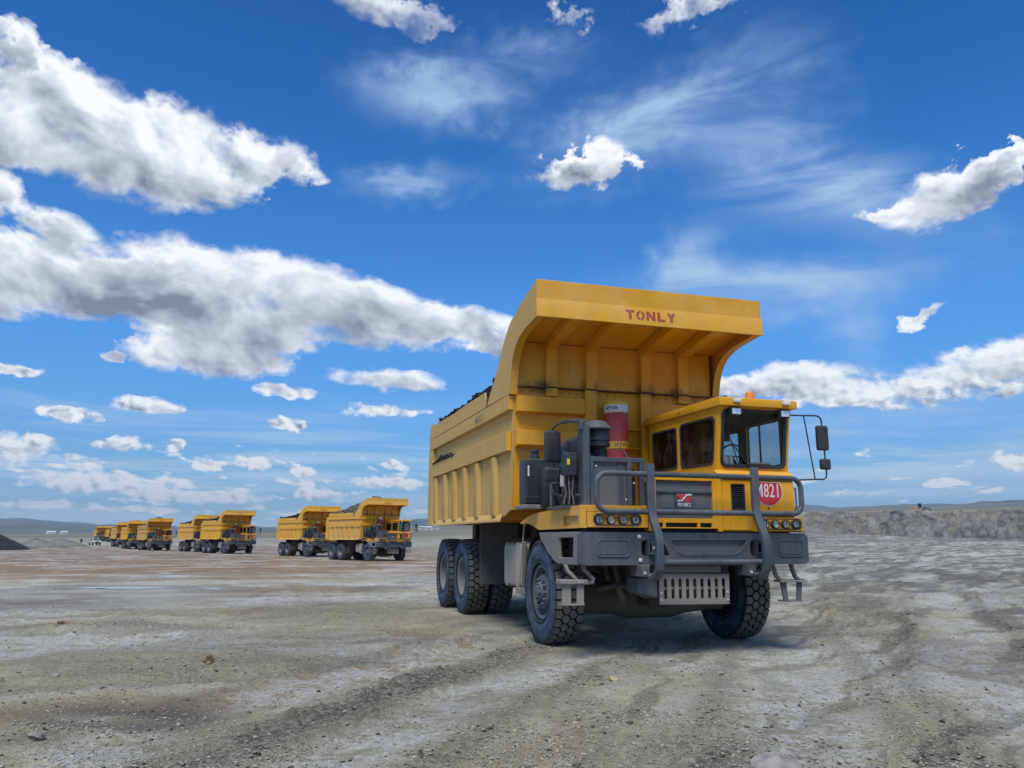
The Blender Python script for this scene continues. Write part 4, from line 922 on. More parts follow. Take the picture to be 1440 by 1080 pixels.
    # ---- right-hand deck, fender and lamps
    deck = [(1.25,1.635),(1.25,1.93),(-.55,1.875),(-.95,1.83),(-1.33,1.75),(-1.34,1.725),(-1.0,1.735),(-.72,1.69),(-.42,1.625),(.45,1.63)]
    hole = [(.63,1.665),(1.18,1.675),(1.18,1.795),(.63,1.80)]
    MB().xz(deck, -1.695, -1.66, [hole]).build('fender_side', M['yellow'], T, .004)
    MB().box(.6,1.2,-1.657,-1.645,1.65,1.81).build('fender_recess', M['yellow_dusty'], T)
    body = MB(); body.xz([(1.25,1.90),(1.25,1.93),(-.55,1.875),(-.95,1.83),(-1.33,1.75),(-1.33,1.72),(-.95,1.80),(-.55,1.845)], -1.657, -.72); body.build('deck_plate', M['yellow'], T, .004)
    MB().flat([(-1.33,-1.19,1.735),(-1.05,-1.19,1.735),(-.75,-1.19,1.70),(-.45,-1.19,1.64)], .93, FY, .02).build('mudguard', M['yellow'], T)
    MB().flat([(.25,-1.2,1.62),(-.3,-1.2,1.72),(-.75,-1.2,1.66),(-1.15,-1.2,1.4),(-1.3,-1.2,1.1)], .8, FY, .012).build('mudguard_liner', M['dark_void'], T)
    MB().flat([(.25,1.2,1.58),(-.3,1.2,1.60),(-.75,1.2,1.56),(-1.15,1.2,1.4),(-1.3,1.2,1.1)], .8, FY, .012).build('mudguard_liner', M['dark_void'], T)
    def lamp_bank(ya, yb, za, zb, ys, zl, nm='lamp_panel'):
        lp = MB().yz([(ya,za),(yb,za),(yb,zb),(ya,zb)], 1.25, 1.262, [rr(ys[0]-.085,zl-.075,ys[-1]+.085,zl+.075,.07)]).build(nm, M['yellow'], T, .003)
        MB().yz(rr(ys[0]-.085,zl-.075,ys[-1]+.085,zl+.075,.07), 1.263, 1.272, [rr(ys[0]-.072,zl-.062,ys[-1]+.072,zl+.062,.06)]).build('lamp_surround', M['black'], T, .002)
        MB().box(1.21,1.215,ys[0]-.09,ys[-1]+.09,zl-.08,zl+.08).build('lamp_tray', M['yellow'], T)
        for i, y in enumerate(ys):
            h = empty('headlight', (1.25, y, zl), parent=T)
            MB().lathe([(-.03,.058),(.012,.060),(.022,.056),(.022,.048),(.014,.046)], axis='X', n=18).build('lamp_ring', M['black'], h)
            MB().lathe([(-.028,.0),(-.02,.028),(.008,.047)], axis='X', n=18).build('reflector', M['reflector'], h)
            MB().lathe([(.012,.047),(.019,.024),(.021,.0)], axis='X', n=18).build('lens', M['glass'], h)
            if i != 1: MB().box(.021,.028,-.005,.005,-.055,.055).build('lamp_guard', M['black'], h)
        for (y, z) in ((ys[0], zl-.088),(ys[0], zl+.088),(ys[-1], zl-.088),(ys[-1], zl+.088)): MB().lathe([(0,.012),(.01,.009),(.011,0)], (1.263,y,z), 'X', 6).build('lamp_bolt', M['steel'], T)
    lamp_bank(-1.60,-.735,1.645,1.845,(-1.43,-1.26,-1.09,-.915),1.745)
    MB().box(1.23,1.252,-1.695,-1.605,1.635,1.93).box(1.23,1.252,-1.60,-.72,1.85,1.928).build('deck_front', M['yellow'], T, .003)
    MB().box(.9,1.24,-.715,-.64,1.60,1.94).build('deck_end', M['yellow'], T, .003)
    lamp_bank(1.0,1.645,1.615,1.795,(1.06,1.225,1.39,1.555),1.71)
    MB().xz([(1.25,1.60),(1.25,1.80),(-.5,1.80),(-1.2,1.72),(-1.2,1.70),(-.5,1.62)], 1.62, 1.66).build('fender_side', M['yellow'], T, .004)

    # ---- lower front body: grille, vent column, number door
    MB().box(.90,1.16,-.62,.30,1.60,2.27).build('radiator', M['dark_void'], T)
    g = empty('grille', parent=T)
    MB().yz([(-.65,1.64),(.34,1.64),(.34,2.33),(-.65,2.33)], 1.17, 1.215, [[(-.585,1.775),(.275,1.775),(.275,2.285),(-.585,2.285)], [(-.56,1.655),(-.49,1.655),(-.49,1.715),(-.56,1.715)], [(-.45,1.655),(.03,1.655),(.03,1.715),(-.45,1.715)], [(.07,1.655),(.25,1.655),(.25,1.715),(.07,1.715)]]).build('grille_frame', M['yellow_front'], g, .003)
    MB().box(1.165,1.175,-.585,.275,1.775,2.285).build('grille_screen', M['screen'], g)
    MB().box(1.16,1.205,-.585,.275,2.115,2.155).build('grille_bar', M['grey'], g, .004)
    MB().box(1.175,1.20,-.29,-.02,1.90,2.115).build('emblem_plate', M['grey'], g, .003)
    MB().box(1.16,1.20,-.585,.275,1.875,1.90).build('grille_bar', M['grey'], g, .004)
    for ya in (-.50, -.01): MB().box(1.176,1.182,ya,ya+.20,1.91,2.10).build('inner_screen', M['screen'], g)
    def poly(name, pts, mat, par, x=1.203, t=.004): return MB().yz(pts, x, x + t).build(name, mat, par)
    # two interlocked red shapes with a white band running between them
    poly('emblem', [(-.275,2.065),(-.235,2.10),(-.115,2.10),(-.185,2.025),(-.245,2.025),(-.215,2.05)], M['plate_red'], g)
    poly('emblem', [(-.105,2.07),(-.065,2.07),(-.035,2.035),(-.085,2.035),(-.04,1.99),(-.175,1.99)], M['plate_red'], g)
    poly('emblem_band', [(-.262,2.020),(-.262,2.002),(-.190,2.002),(-.115,2.083),(-.050,2.083),(-.050,2.100),(-.125,2.100),(-.200,2.020)], M['white'], g, 1.208)
    text_obj('emblem_lettering', '同力重工', .052, M['white'], g, (1.204,-.155,1.955), FY, FZ, FX, 1.0, .0015)
    MB().box(.85,1.16,.345,1.61,1.60,2.33).build('cab_base', M['yellow_front'], T, .006)
    MB().box(-1.0,.845,.36,1.60,1.55,2.40).build('cab_base', M['yellow'], T, .01)
    MB().yz([(.345,1.60),(.42,1.60),(.42,2.33),(.345,2.33)], 1.162, 1.21).build('corner_post', M['yellow_front'], T, .004)
    MB().yz([(.43,1.62),(.90,1.62),(.90,2.31),(.43,2.31)], 1.162, 1.20, [[(.575,1.90),(.785,1.90),(.785,2.255),(.575,2.255)]]).build('vent_panel', M['yellow_front'], T, .004)
    v = empty('vent', parent=T)
    MB().yz(rr(.57,1.895,.79,2.26,.02), 1.195, 1.208, [rr(.59,1.915,.77,2.24,.01)]).build('vent_frame', M['black'], v, .002)
    MB().box(1.162,1.168,.58,.78,1.905,2.25).build('vent_back', M['dark_void'], v)
    for i in range(11):
        z = 1.925 + i * .029; MB().hexa([(1.172,.59,z),(1.20,.59,z-.010),(1.20,.77,z-.010),(1.172,.77,z),(1.172,.59,z+.006),(1.20,.59,z-.004),(1.20,.77,z-.004),(1.172,.77,z+.006)]).build('vent_slat', M['black'], v)
    d = MB().yz([(.915,1.82),(1.59,1.82),(1.59,2.30),(.915,2.30)], 1.162, 1.20).build('number_door', M['yellow_front'], T, .006, 2)
    cy, cz = 1.175, 2.165
    def cut(p, zc): return [(a, min(b, zc)) for a, b in p]
    MB().yz(cut(circ(cy, cz, .222, 48, .205), 2.296), 1.201, 1.2035).build('number_plate_rim', M['white'], d)
    MB().yz(cut(circ(cy, cz, .212, 48, .195), 2.288), 1.204, 1.206).build('number_plate', M['plate_red'], d)
    MB().lathe([(0,.014),(.008,.012),(.009,0)], (1.201,1.16,1.93), 'X', 8).build('door_latch', M['black'], d)
    MB().box(1.201,1.215,.93,.97,1.86,1.94).build('door_hinge', M['black'], d, .003)
    MB().tube([(1.12,1.615,2.23),(1.14,1.66,2.22),(1.14,1.665,1.95),(1.12,1.615,1.86)], .013, 8).build('grab_handle', M['grey'], T)

    # ---- cab
    cab = empty('cab', parent=T)
    Y0, Y1, XR, XB, XT, ZB, ZT = .45, 1.60, -1.0, 1.02, 1.15, 2.44, 3.36
    def side(y, t, wins, mat):
        return MB().xz([(XR,2.40),(XB,2.40),(XB,ZB),(XT,ZT),(XR-.02,ZT)], y, y + t, wins).build('side_wall', mat, cab, .004)
    w1 = rr(-.885,2.575,-.07,3.20,.06); w2 = [(.05,2.62),(.11,2.56),(.93,2.55),(.98,2.60),(1.06,3.16),(1.0,3.22),(.11,3.22),(.05,3.16)]
    side(Y0, .035, [w1, w2], M['yellow_front']); side(Y1 - .035, .035, [rr(-.885,2.575,-.10,3.20,.06), rr(.12,2.56,.98,3.24,.06)], M['yellow_front'])
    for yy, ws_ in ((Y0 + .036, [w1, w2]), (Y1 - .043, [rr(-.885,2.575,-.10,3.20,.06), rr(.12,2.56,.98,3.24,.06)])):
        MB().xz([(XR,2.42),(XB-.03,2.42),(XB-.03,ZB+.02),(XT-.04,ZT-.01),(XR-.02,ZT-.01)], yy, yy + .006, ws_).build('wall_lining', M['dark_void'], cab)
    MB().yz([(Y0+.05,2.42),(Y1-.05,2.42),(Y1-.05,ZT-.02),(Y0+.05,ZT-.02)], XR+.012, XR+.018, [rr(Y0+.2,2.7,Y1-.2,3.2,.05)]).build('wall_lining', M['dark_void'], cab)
    def inset(p, k):
        cx = sum(a for a, _ in p) / len(p); cz2 = sum(b for _, b in p) / len(p); return [(cx + (a - cx) * (1 - k / 0.45), cz2 + (b - cz2) * (1 - k / 0.32)) for a, b in p]
    for w in (w1, w2):
        o = MB().xz(inset(w, -.012), Y0 - .008, Y0 - .001, [inset(w, .022)]).build('window_seal', M['black'], cab)
        MB().xz(inset(w, .002), Y0 + .012, Y0 + .018).build('side_window', M['glass_side'], cab)
    for w in (rr(-.885,2.575,-.10,3.20,.06), rr(.12,2.56,.98,3.24,.06)):
        MB().xz(inset(w, -.012), Y1 + .001, Y1 + .008, [inset(w, .022)]).build('window_seal', M['black'], cab)
        MB().xz(inset(w, .002), Y1 - .022, Y1 - .016).build('side_window', M['glass'], cab)
    MB().box(.45,.475,Y1-.03,Y1-.012,2.56,3.24).build('window_bar', M['black'], cab)
    MB().yz([(Y0,2.40),(Y1,2.40),(Y1,ZT),(Y0,ZT)], XR-.02, XR+.01, [rr(Y0+.2,2.7,Y1-.2,3.2,.05)]).build('rear_wall', M['yellow_front'], cab, .004)
    MB().yz(rr(Y0+.2,2.7,Y1-.2,3.2,.05), XR-.008, XR-.002).build('rear_window', M['glass'], cab)
    # windscreen wall leans forward at the top
    O = Vector((XB, 0, ZB)); V = Vector((XT - XB, 0, ZT - ZB)).normalized(); N = Vector((V.z, 0, -V.x)); Hh = (Vector((XT, 0, ZT)) - O).length
    ws = rr(.515, .075, 1.555, Hh - .045, .09, 6)
    MB().plate([(Y0,0),(Y1+.02,0),(Y1+.02,Hh),(Y0,Hh)], [ws], O, FY, V, N, .035).build('front_wall', M['yellow_front'], cab, .006)
    MB().plate(rr(.50, .06, 1.57, Hh - .03, .10, 6), [rr(.545, .105, 1.525, Hh - .075, .075, 6)], O + N * .036, FY, V, N, .012).build('windscreen_seal', M['black'], cab)
    MB().plate(rr(.51, .07, 1.56, Hh - .04, .09, 6), [], O + N * .018, FY, V, N, .005).build('windscreen', M['glass'], cab)
    MB().xz([(XB-.02,2.405),(XB+.035,2.405),(XB+.035,2.46),(XB+.07,2.44),(1.225,2.355),(1.225,2.33),(XB-.02,2.33)], .40, 1.645).build('cab_sill', M['yellow_front'], cab, .005)
    # roof with a deep visor
    MB().xz([(-1.10,ZT),(1.27,ZT-.015),(1.30,ZT-.01),(1.30,ZT+.095),(1.24,ZT+.115),(-1.06,ZT+.11),(-1.12,ZT+.08)], .405, 1.665).build('roof', M['yellow_front'], cab, .008, 2)
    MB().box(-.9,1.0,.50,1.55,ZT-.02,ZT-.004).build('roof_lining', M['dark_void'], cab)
    bc = empty('beacon', (.95, 1.12, ZT + .112), parent=T)
    MB().lathe([(0,.0),(0,.075),(.02,.075),(.025,.0)], axis='Z', n=18).build('beacon_base', M['black'], bc)
    MB().lathe([(.02,.068),(.12,.064),(.155,.048),(.175,.0)], axis='Z', n=18).build('beacon_dome', M['amber'], bc)
    for y in (.66, 1.46):
        ml = MB().box(1.302,1.36,y-.055,y+.055,ZT+.03,ZT+.085).build('marker_lamp', M['white'], cab, .012, 2)
        wl = empty('work_lamp', (1.24, y+.02, ZT - .085), parent=T)
        MB().box(-.06,.03,-.085,.085,-.055,.055).build('lamp_housing', M['black'], wl, .012, 2)
        MB().box(.031,.036,-.065,.065,-.042,.042).build('lamp_face', M['reflector'], wl)
        MB().box(-.03,.0,-.012,.012,.055,.085).build('lamp_bracket', M['black'], wl)
    MB().tube([(1.25,.55,ZT+.13),(1.0,.47,ZT+.135),(.6,.45,ZT+.125),(.3,.44,ZT+.12),(.15,.42,ZT+.06),(.1,.40,ZT+.03)], .009, 6).build('cable', M['black'], cab)
    # wiper
    MB().flat([tuple(O + Vector((0,y,0)) + V * h + N * .055) for y, h in ((1.02,.02),(.66,.42))], .02, N, .012).build('wiper_arm', M['black'], cab)
    MB().flat([tuple(O + Vector((0,y,0)) + V * h + N * .050) for y, h in ((.80,.10),(.58,.62))], .012, N, .012).build('wiper_blade', M['black'], cab)
    # inside
    s_ = empty('driver_seat', parent=T)
    MB().box(-.45,.10,.80,1.28,2.42,2.62).build('cushion', M['seat'], s_, .05, 2)
    MB().hexa([(-.50,.80,2.6),(-.36,.80,2.6),(-.36,1.28,2.6),(-.50,1.28,2.6),(-.66,.84,3.12),(-.55,.84,3.12),(-.55,1.24,3.12),(-.66,1.24,3.12)]).build('backrest', M['seat'], s_, .04, 2)
    MB().box(-.68,-.58,.94,1.14,3.12,3.26).build('headrest', M['seat'], s_, .03, 2)
    MB().box(.62,.98,.52,1.52,2.40,2.56).build('dashboard', M['seat'], cab, .03, 2)
    sw = MB()
    ring = [(.50 + .06 * math.sin(a), 1.04 + .2 * math.cos(a), 2.72 + .17 * math.sin(a)) for a in [2*math.pi*i/20 for i in range(21)]]
    sw.tube(ring, .014, 6); sw.cyl((.66,1.04,2.56),(.50,1.04,2.72),.025,n=8); sw.cyl((.5,.84,2.72),(.5,1.24,2.72),.012,n=6); sw.build('steering_wheel', M['seat'], cab)
    MB().box(.86,.93,.60,.72,2.56,2.68).build('cup', M['white'], cab, .02, 2)
    MB().lathe([(0,.035),(.10,.035),(.12,.02),(.13,0)], (.90,.78,2.56), 'Z', 12).build('cup', M['white'], cab)
    MB().box(.92,.94,.62,.76,2.88,3.02).build('display', M['seat'], cab, .01)
    MB().box(.86,.98,1.05,1.40,2.56,2.59).build('papers', M['tank'], cab, .01)

    # ---- left mirrors (picture right)
    mr = empty('mirror_set', parent=T)
    MB().tube([(1.0,1.62,3.30),(1.0,2.20,3.32),(1.0,2.25,3.31),(1.0,2.285,3.28),(1.0,2.295,3.22),(1.0,2.31,2.9),(1.0,2.325,2.45),(1.0,2.31,2.40),(1.0,2.27,2.375),(1.0,1.62,2.345)], .012, 8).build('mirror_frame', M['black'], mr)
    MB().tube([(1.0,1.99,3.305),(1.0,2.12,2.36)], .010, 8).build('mirror_frame', M['black'], mr)
    def mirror(x, ya, yb, za, zb, par):
        m_ = MB().box(x-.05,x+.03,ya,yb,za,zb).build('mirror_housing', M['black'], par, .042, 4)
        MB().box(x-.056,x-.051,ya+.025,yb-.025,za+.03,zb-.03).build('mirror_glass', M['chrome'], par)
    mirror(1.01,2.19,2.385,2.80,3.175,mr); mirror(1.01,2.225,2.395,2.515,2.68,mr)

    # ---- engine bay beside the cab
    MB().box(.85,1.05,-1.56,-1.46,1.93,3.03).build('cage_post', M['grey'], T, .008)
    MB().box(.98,1.06,-1.60,-1.55,2.94,3.06).build('post_bracket', M['grey'], T, .01)
    c = MB(); c.box(.99,1.055,-1.455,-.66,2.52,2.585).box(.99,1.055,-.735,-.66,1.93,2.52).box(.99,1.055,-.92,-.855,1.93,2.52).box(.99,1.055,-1.455,-1.41,1.93,2.52); c.build('cage_frame', M['grey'], T, .006)
    MB().box(1.0,1.012,-1.405,-.925,1.93,2.515).build('cage_screen', M['screen'], T)
    MB().box(1.0,1.03,-1.05,-.96,1.93,2.515).build('cage_bar', M['grey'], T, .004)
    for (y, z) in ((-1.38,2.46),(-.95,2.02),(-.83,2.24)): MB().lathe([(0,.014),(.01,.012),(.012,0)], (1.056,y,z), 'X', 8).build('cage_bolt', M['steel'], T)
    MB().box(.35,.95,-1.38,-.75,1.95,2.45).build('radiator_pack', M['dark_void'], T, .02)
    MB().box(-1.0,.3,-1.25,-.68,1.7,2.35).build('engine_cover', M['chassis'], T, .04)
    ac = empty('air_cleaner', parent=T)
    MB().lathe([(2.975,.0),(2.975,.205),(2.985,.215),(3.00,.215),(3.055,.17),(3.10,.13),(3.115,.0)], (.80,-1.265,0), 'Z', 20).build('rain_cap', M['grey'], ac)
    MB().lathe([(2.75,.0),(2.75,.16),(2.80,.165),(2.80,.15),(2.83,.15),(2.83,.165),(2.90,.16),(2.975,.15)], (.80,-1.235,0), 'Z', 20).build('precleaner', M['black'], ac)
    MB().cyl((.80,-1.20,2.5),(.80,-1.20,2.76),.085,n=16).build('intake_pipe', M['black'], ac)
    MB().lathe([(-.45,.0),(-.45,.27),(-.40,.31),(.10,.315),(.15,.29),(.17,.22),(.19,.0)], (.45,-1.36,2.62), 'X', 28).build('filter_canister', M['black'], ac)
    MB().tube([(.64,-1.62,2.83),(.64,-1.66,2.62),(.66,-1.60,2.45)], .012, 6).build('clamp', M['black'], ac)
    MB().box(.78,.80,-1.6,-1.1,2.60,2.64).build('cross_bar', M['grey'], ac)
    MB().flat([(1.0,-1.0,2.74),(1.0,-.86,2.56)], .03, FX, .01).build('strut', M['grey_dusty'], ac)
    # control box with a yellow sticker, cables below it
    cb = MB().box(.82,1.0,-1.80,-1.63,2.33,2.64).build('control_box', M['black'], T, .02, 2)
    MB().box(1.001,1.004,-1.775,-1.735,2.47,2.55).build('sticker', M['yellow_plastic'], cb)
    MB().box(.70,.703,-1.76,-1.70,2.20,2.36).build('sticker', M['white'], cb)
    for k in range(9):
        y0 = -1.80 + k * .022; x0 = .95 - (k % 3) * .05
        MB().tube([(x0,y0,2.33),(x0+.01*math.sin(k*2.1),y0+.02*math.sin(k),2.22),(x0,y0+.03*math.cos(k*1.7),2.1),(x0-.02,y0+.02*math.sin(k*2.3),1.95)], .007 + .003 * (k % 3), 6).build('cable', M['black' if k % 3 else 'grey_dusty'], T)
    MB().tube([(.5,-1.83,2.18),(.52,-1.78,2.10),(.6,-1.70,2.07),(.8,-1.62,2.08),(.95,-1.58,2.07)], .016, 8).build('hose', M['grey'], T)
    MB().tube([(.6,-1.66,2.7),(.7,-1.74,2.52),(.65,-1.8,2.3),(.6,-1.76,2.1),(.6,-1.7,1.92)], .016, 8).build('hose', M['black'], T)
    MB().tube([(.75,-1.60,2.55),(.72,-1.68,2.40),(.74,-1.66,2.2),(.74,-1.60,1.95)], .022, 8).build('hose', M['black'], T)
    b = MB(); b.box(.60,.64,-1.88,-1.855,1.9,2.26).box(.60,.64,-1.70,-1.68,1.9,2.26).box(.60,.64,-1.88,-1.68,2.235,2.26); b.build('mirror_stand', M['grey'], T, .004)
    MB().box(.2,.9,-1.78,-1.0,1.90,1.94).build('deck_floor', M['grey'], T)
    mr2 = empty('mirror_set', parent=T)
    MB().tube([(1.02,-1.57,3.04),(.85,-1.70,3.09),(.65,-1.77,3.06),(.53,-1.80,3.02),(.51,-1.81,2.97)], .014, 8).build('mirror_frame', M['black'], mr2)
    MB().tube([(.50,-1.79,2.97),(.5,-1.78,2.53),(.5,-1.78,1.93)], .012, 8).build('mirror_frame', M['black'], mr2)
    MB().flat([(1.03,-1.50,3.07),(.9,-1.60,3.085),(.7,-1.72,3.08)], .05, FZ, .02).build('mirror_arm', M['grey'], mr2, .004)
    mirror(.53,-1.93,-1.69,2.54,2.985,mr2); mirror(.53,-1.93,-1.67,2.27,2.465,mr2)
    # hydraulic tank on its ledge at the back of the deck
    tk = empty('hydraulic_tank', parent=T)
    MB().box(-.82,-.46,-1.885,-1.36,2.0,2.69).build('tank_body', M['black'], tk, .05, 3)
    MB().lathe([(2.68,.075),(2.76,.07),(2.76,.055),(2.80,.055),(2.80,.07),(2.835,.07),(2.845,.03),(2.845,0)], (-.62,-1.69,0), 'Z', 16).build('filler_cap', M['black'], tk)
    MB().box(-.48,-.455,-1.89,-1.35,2.02,2.12).build('tank_strap', M['black'], tk, .008)
    MB().box(-.457,-.454,-1.855,-1.83,2.42,2.58).build('sight_gauge', M['white'], tk)
    MB().box(-.88,-.40,-1.94,-1.34,1.93,1.995).build('tank_ledge', M['grey_dusty'], T, .01)
    MB().box(-.45,-.2,-1.68,-1.40,1.96,2.55).build('valve_block', M['black'], T, .03, 2)
    # red hoist cylinder in front of the body
    hc = empty('hoist_cylinder', parent=T)
    hx, hy = -1.02, -.135
    MB().lathe([(1.4,.0),(1.4,.19),(3.53,.19)], (hx,hy,0), 'Z', 30).build('cylinder_tube', M['red'], hc)
    MB().lathe([(3.53,.196),(3.70,.196),(3.725,.18),(3.73,0)], (hx,hy,0), 'Z', 30).build('cylinder_cap', M['yellow_plastic'], hc)
    MB().lathe([(2.94,.191),(2.94,.194),(3.055,.194),(3.055,.191)], (hx,hy,0), 'Z', 30).build('band', M['yellow_plastic'], hc)
    MB().lathe([(3.545,.197),(3.545,.199),(3.66,.199),(3.66,.197)], (hx,hy,0), 'Z', 30).build('label', M['white'], hc)
    def curved_text(body, z, r, size, mat, a_mid):
        o = text_obj('lettering', body, size, mat, hc, (0,0,0), FX, FY, FZ, 1.0, .003)
        for v in o.data.vertices:
            a = R(a_mid) + v.co.x / r; rad = r + v.co.z
            v.co = (hx + rad * math.cos(a), hy + rad * math.sin(a), z + v.co.y)
    curved_text('HYVA', 3.602, .2005, .085, M['decal_dark'], -48); curved_text('HYVA', 2.998, .1955, .095, M['decal_red'], 0)

    # ---- fuel tank, mud flap
    ft = empty('fuel_tank', parent=T)
    MB().box(-2.62,-1.66,-1.60,-1.02,.72,1.42).build('tank_body', M['tank'], ft, .09, 3)
    for x in (-2.45, -1.85): MB().box(x,x+.07,-1.615,-1.01,.705,1.435).build('strap', M['tank'], ft, .09, 3)
    MB().box(-1.9,-1.3,-1.60,-1.56,.62,.72).box(-1.64,-1.60,-1.58,-1.50,.6,1.45).build('tank_bracket', M['grey_dusty'], ft, .01)
    MB().flat([(-1.36,-1.62,1.72),(-1.42,-1.64,1.3),(-1.55,-1.64,.75)], .03, FX, .012).build('stay', M['tank'], T)
    MB().box(-4.12,-4.09,-1.64,-.95,.64,1.80).build('mud_flap', M['mudplate'], T, .006)
    MB().box(-4.12,-4.09,.95,1.64,.64,1.80).build('mud_flap', M['mudplate'], T, .006)
    MB().box(-4.0,-2.9,-1.0,-.6,.75,1.5).build('air_tank', M['chassis'], T, .1, 3)
    MB().box(-3.4,-1.8,.7,1.5,.75,1.4).build('battery_box', M['chassis'], T, .05, 2)

    # ---- tipping body
    bd = empty('tipping_body', parent=T)
    W = 1.92
    under = [(-1.22,3.80),(-1.19,3.96),(-1.14,4.16),(-1.08,4.33),(-.97,4.47),(-.82,4.58),(-.62,4.65),(-.40,4.69),(-.13,4.715),(.17,4.745)]
    top = [(.17,5.31),(-.5,5.175),(-1.09,5.03),(-1.27,4.96),(-1.5,4.80),(-1.79,4.54),(-1.98,4.36),(-2.18,4.18),(-2.45,3.99),(-2.62,3.815)]
    inner_prof = under + top
    for s in (-1, 1):
        dm = M['yellow_dusty'] if s < 0 else M['yellow']
        a, b2 = (-W, -W + .016) if s < 0 else (W - .016, W)
        MB().xz(inner_prof, a, b2).build('canopy_cheek', dm, bd, .002)
        # returned flange along the curved front edge of the cheek
        fl = MB(); n = len(under); ya, yb = (-W + .0165, -W + .13) if s < 0 else (W - .13, W - .0165)
        vs = []
        for i, (x, z) in enumerate(under):
            dx, dz = (under[min(i+1,n-1)][0]-under[max(i-1,0)][0], under[min(i+1,n-1)][1]-under[max(i-1,0)][1]); L = math.hypot(dx, dz); nx, nz = -dz/L, dx/L
            vs += [(x,ya,z),(x,yb,z),(x+nx*.015,yb,z+nz*.015),(x+nx*.015,ya,z+nz*.015)]
        fl.add(vs, [(i*4+k, i*4+(k+1)%4, (i+1)*4+(k+1)%4, (i+1)*4+k) for i in range(n-1) for k in range(4)]); fl.build('cheek_flange', M['yellow'], bd)
        # side sheet, rails, rear post
        ps, pe = (-1.84, -1.80) if s < 0 else (1.80, 1.84)
        MB().xz([(-1.275,3.80),(-8.0,3.80),(-8.05,1.79),(-1.98,1.79),(-1.432,1.95)], ps, pe).build('side_sheet', dm, bd, .003)
        ra, rb = (-W, -1.842) if s < 0 else (1.842, W)
        MB().box(-8.0,-1.29,ra,rb,3.555,3.797).build('top_rail', dm, bd, .005)
        MB().box(-7.54,-1.38,ra,rb,2.895,3.205).build('middle_rail', dm, bd, .005)
        MB().box(-1.287,-1.27,ra+.004,rb-.004,3.56,3.79).build('rail_end', M['yellow_front'], bd); MB().box(-1.377,-1.362,ra+.004,rb-.004,2.90,3.20).build('rail_end', M['yellow_front'], bd)
        MB().add([(x, y, z) for z in (1.79,3.545) for (x, y) in ((-8.05 if z<2 else -8.02,ra),(-7.56,ra),(-7.56,rb),(-8.05 if z<2 else -8.02,rb))], [(0,3,2,1),(4,5,6,7),(0,1,5,4),(1,2,6,5),(2,3,7,6),(3,0,4,7)]).build('rear_post', dm, bd, .006)
        # fold-out toe strip and the seven upright ribs
        toe = MB(); o_, i_ = (-W, -1.842) if s < 0 else (W, 1.842)
        toe.add([(-7.55,o_,1.765),(-1.72,o_,1.765),(-1.72,o_,1.795),(-7.55,o_,1.795),(-7.55,i_,1.765),(-1.85,i_,1.765),(-1.85,i_,1.90),(-7.55,i_,1.90)],
                [(0,1,2,3),(3,2,6,7),(0,4,5,1),(4,7,6,5),(1,5,6,2),(0,3,7,4)]); toe.build('bottom_strip', dm, bd, .003)
        for x in (-7.40,-6.36,-5.43,-4.50,-3.52,-2.34):
            wd = .20
            MB().add([(x,o_,1.88),(x+wd,o_,1.88),(x+wd+.05,i_,1.81),(x-.05,i_,1.81),(x,o_,2.86),(x+wd,o_,2.86),(x+wd+.05,i_,2.86),(x-.05,i_,2.86)],
                     [(0,1,2,3),(7,6,5,4),(0,4,5,1),(1,5,6,2),(2,6,7,3),(3,7,4,0)]).build('rib', dm, bd, .005)
        # bolted extension board on top of the rail
        ea, eb = (-W + .002, -W + .03) if s < 0 else (W - .03, W - .002)
        MB().xz([(-7.55,3.812),(-2.72,3.812),(-2.70,3.86),(-2.80,4.10),(-4.6,4.105),(-5.2,4.09),(-7.5,4.12)], ea, eb).build('extension_board', dm, bd, .003)
        # tattered rear corner of the board
        MB().xz([(-8.0,3.80),(-7.58,3.80),(-7.60,4.17),(-7.72,4.19),(-7.80,4.12),(-7.88,4.16),(-7.95,4.02),(-7.90,3.98),(-8.0,3.95)], ea, eb).build('torn_board_end', dm, bd, .003)
        MB().box(-2.70,-2.66,ea,eb+.01,3.82,3.98).build('board_cleat', M['rust'], bd)
    # front wall: sheet leaning slightly, ribs, rails
    MB().xz([(-1.46,1.95),(-1.44,1.95),(-1.272,3.80),(-1.27,4.70),(-1.29,4.71),(-1.29,3.80)], -1.798, 1.798).build('front_wall', M['yellow_front'], bd, .002)
    MB().add([(-1.29,-1.9,4.715),(.12,-1.9,4.99),(.12,1.9,4.99),(-1.29,1.9,4.715),(-1.29,-1.9,4.73),(.12,-1.9,5.005),(.12,1.9,5.005),(-1.29,1.9,4.73)], [(0,3,2,1),(4,5,6,7),(0,1,5,4),(1,2,6,5),(2,3,7,6),(3,0,4,7)]).build('canopy_underside', M['yellow_front'], bd)
    # top skin follows the same curve as the cheeks
    sk = MB(); vs = [];
    for (x, z) in top: vs += [(x,-1.902,z),(x,1.902,z),(x-.004,1.902,z-.018),(x-.004,-1.902,z-.018)]
    sk.add(vs, [(i*4+k, i*4+(k+1)%4, (i+1)*4+(k+1)%4, (i+1)*4+k) for i in range(len(top)-1) for k in range(4)]); sk.build('canopy_skin', M['yellow_lip'], bd)
    lip = MB().box(.150,.170,-1.903,1.903,4.75,5.315).build('canopy_lip', M['yellow_lip'], bd, .004)
    MB().hexa([(.155,-1.925,4.735),(.196,-1.925,4.735),(.196,1.94,4.735),(.155,1.94,4.735),(.171,-1.925,5.02),(.176,-1.925,5.015),(.176,1.94,5.015),(.171,1.94,5.02)]).build('lip_band', M['yellow_lip'], bd, .003)
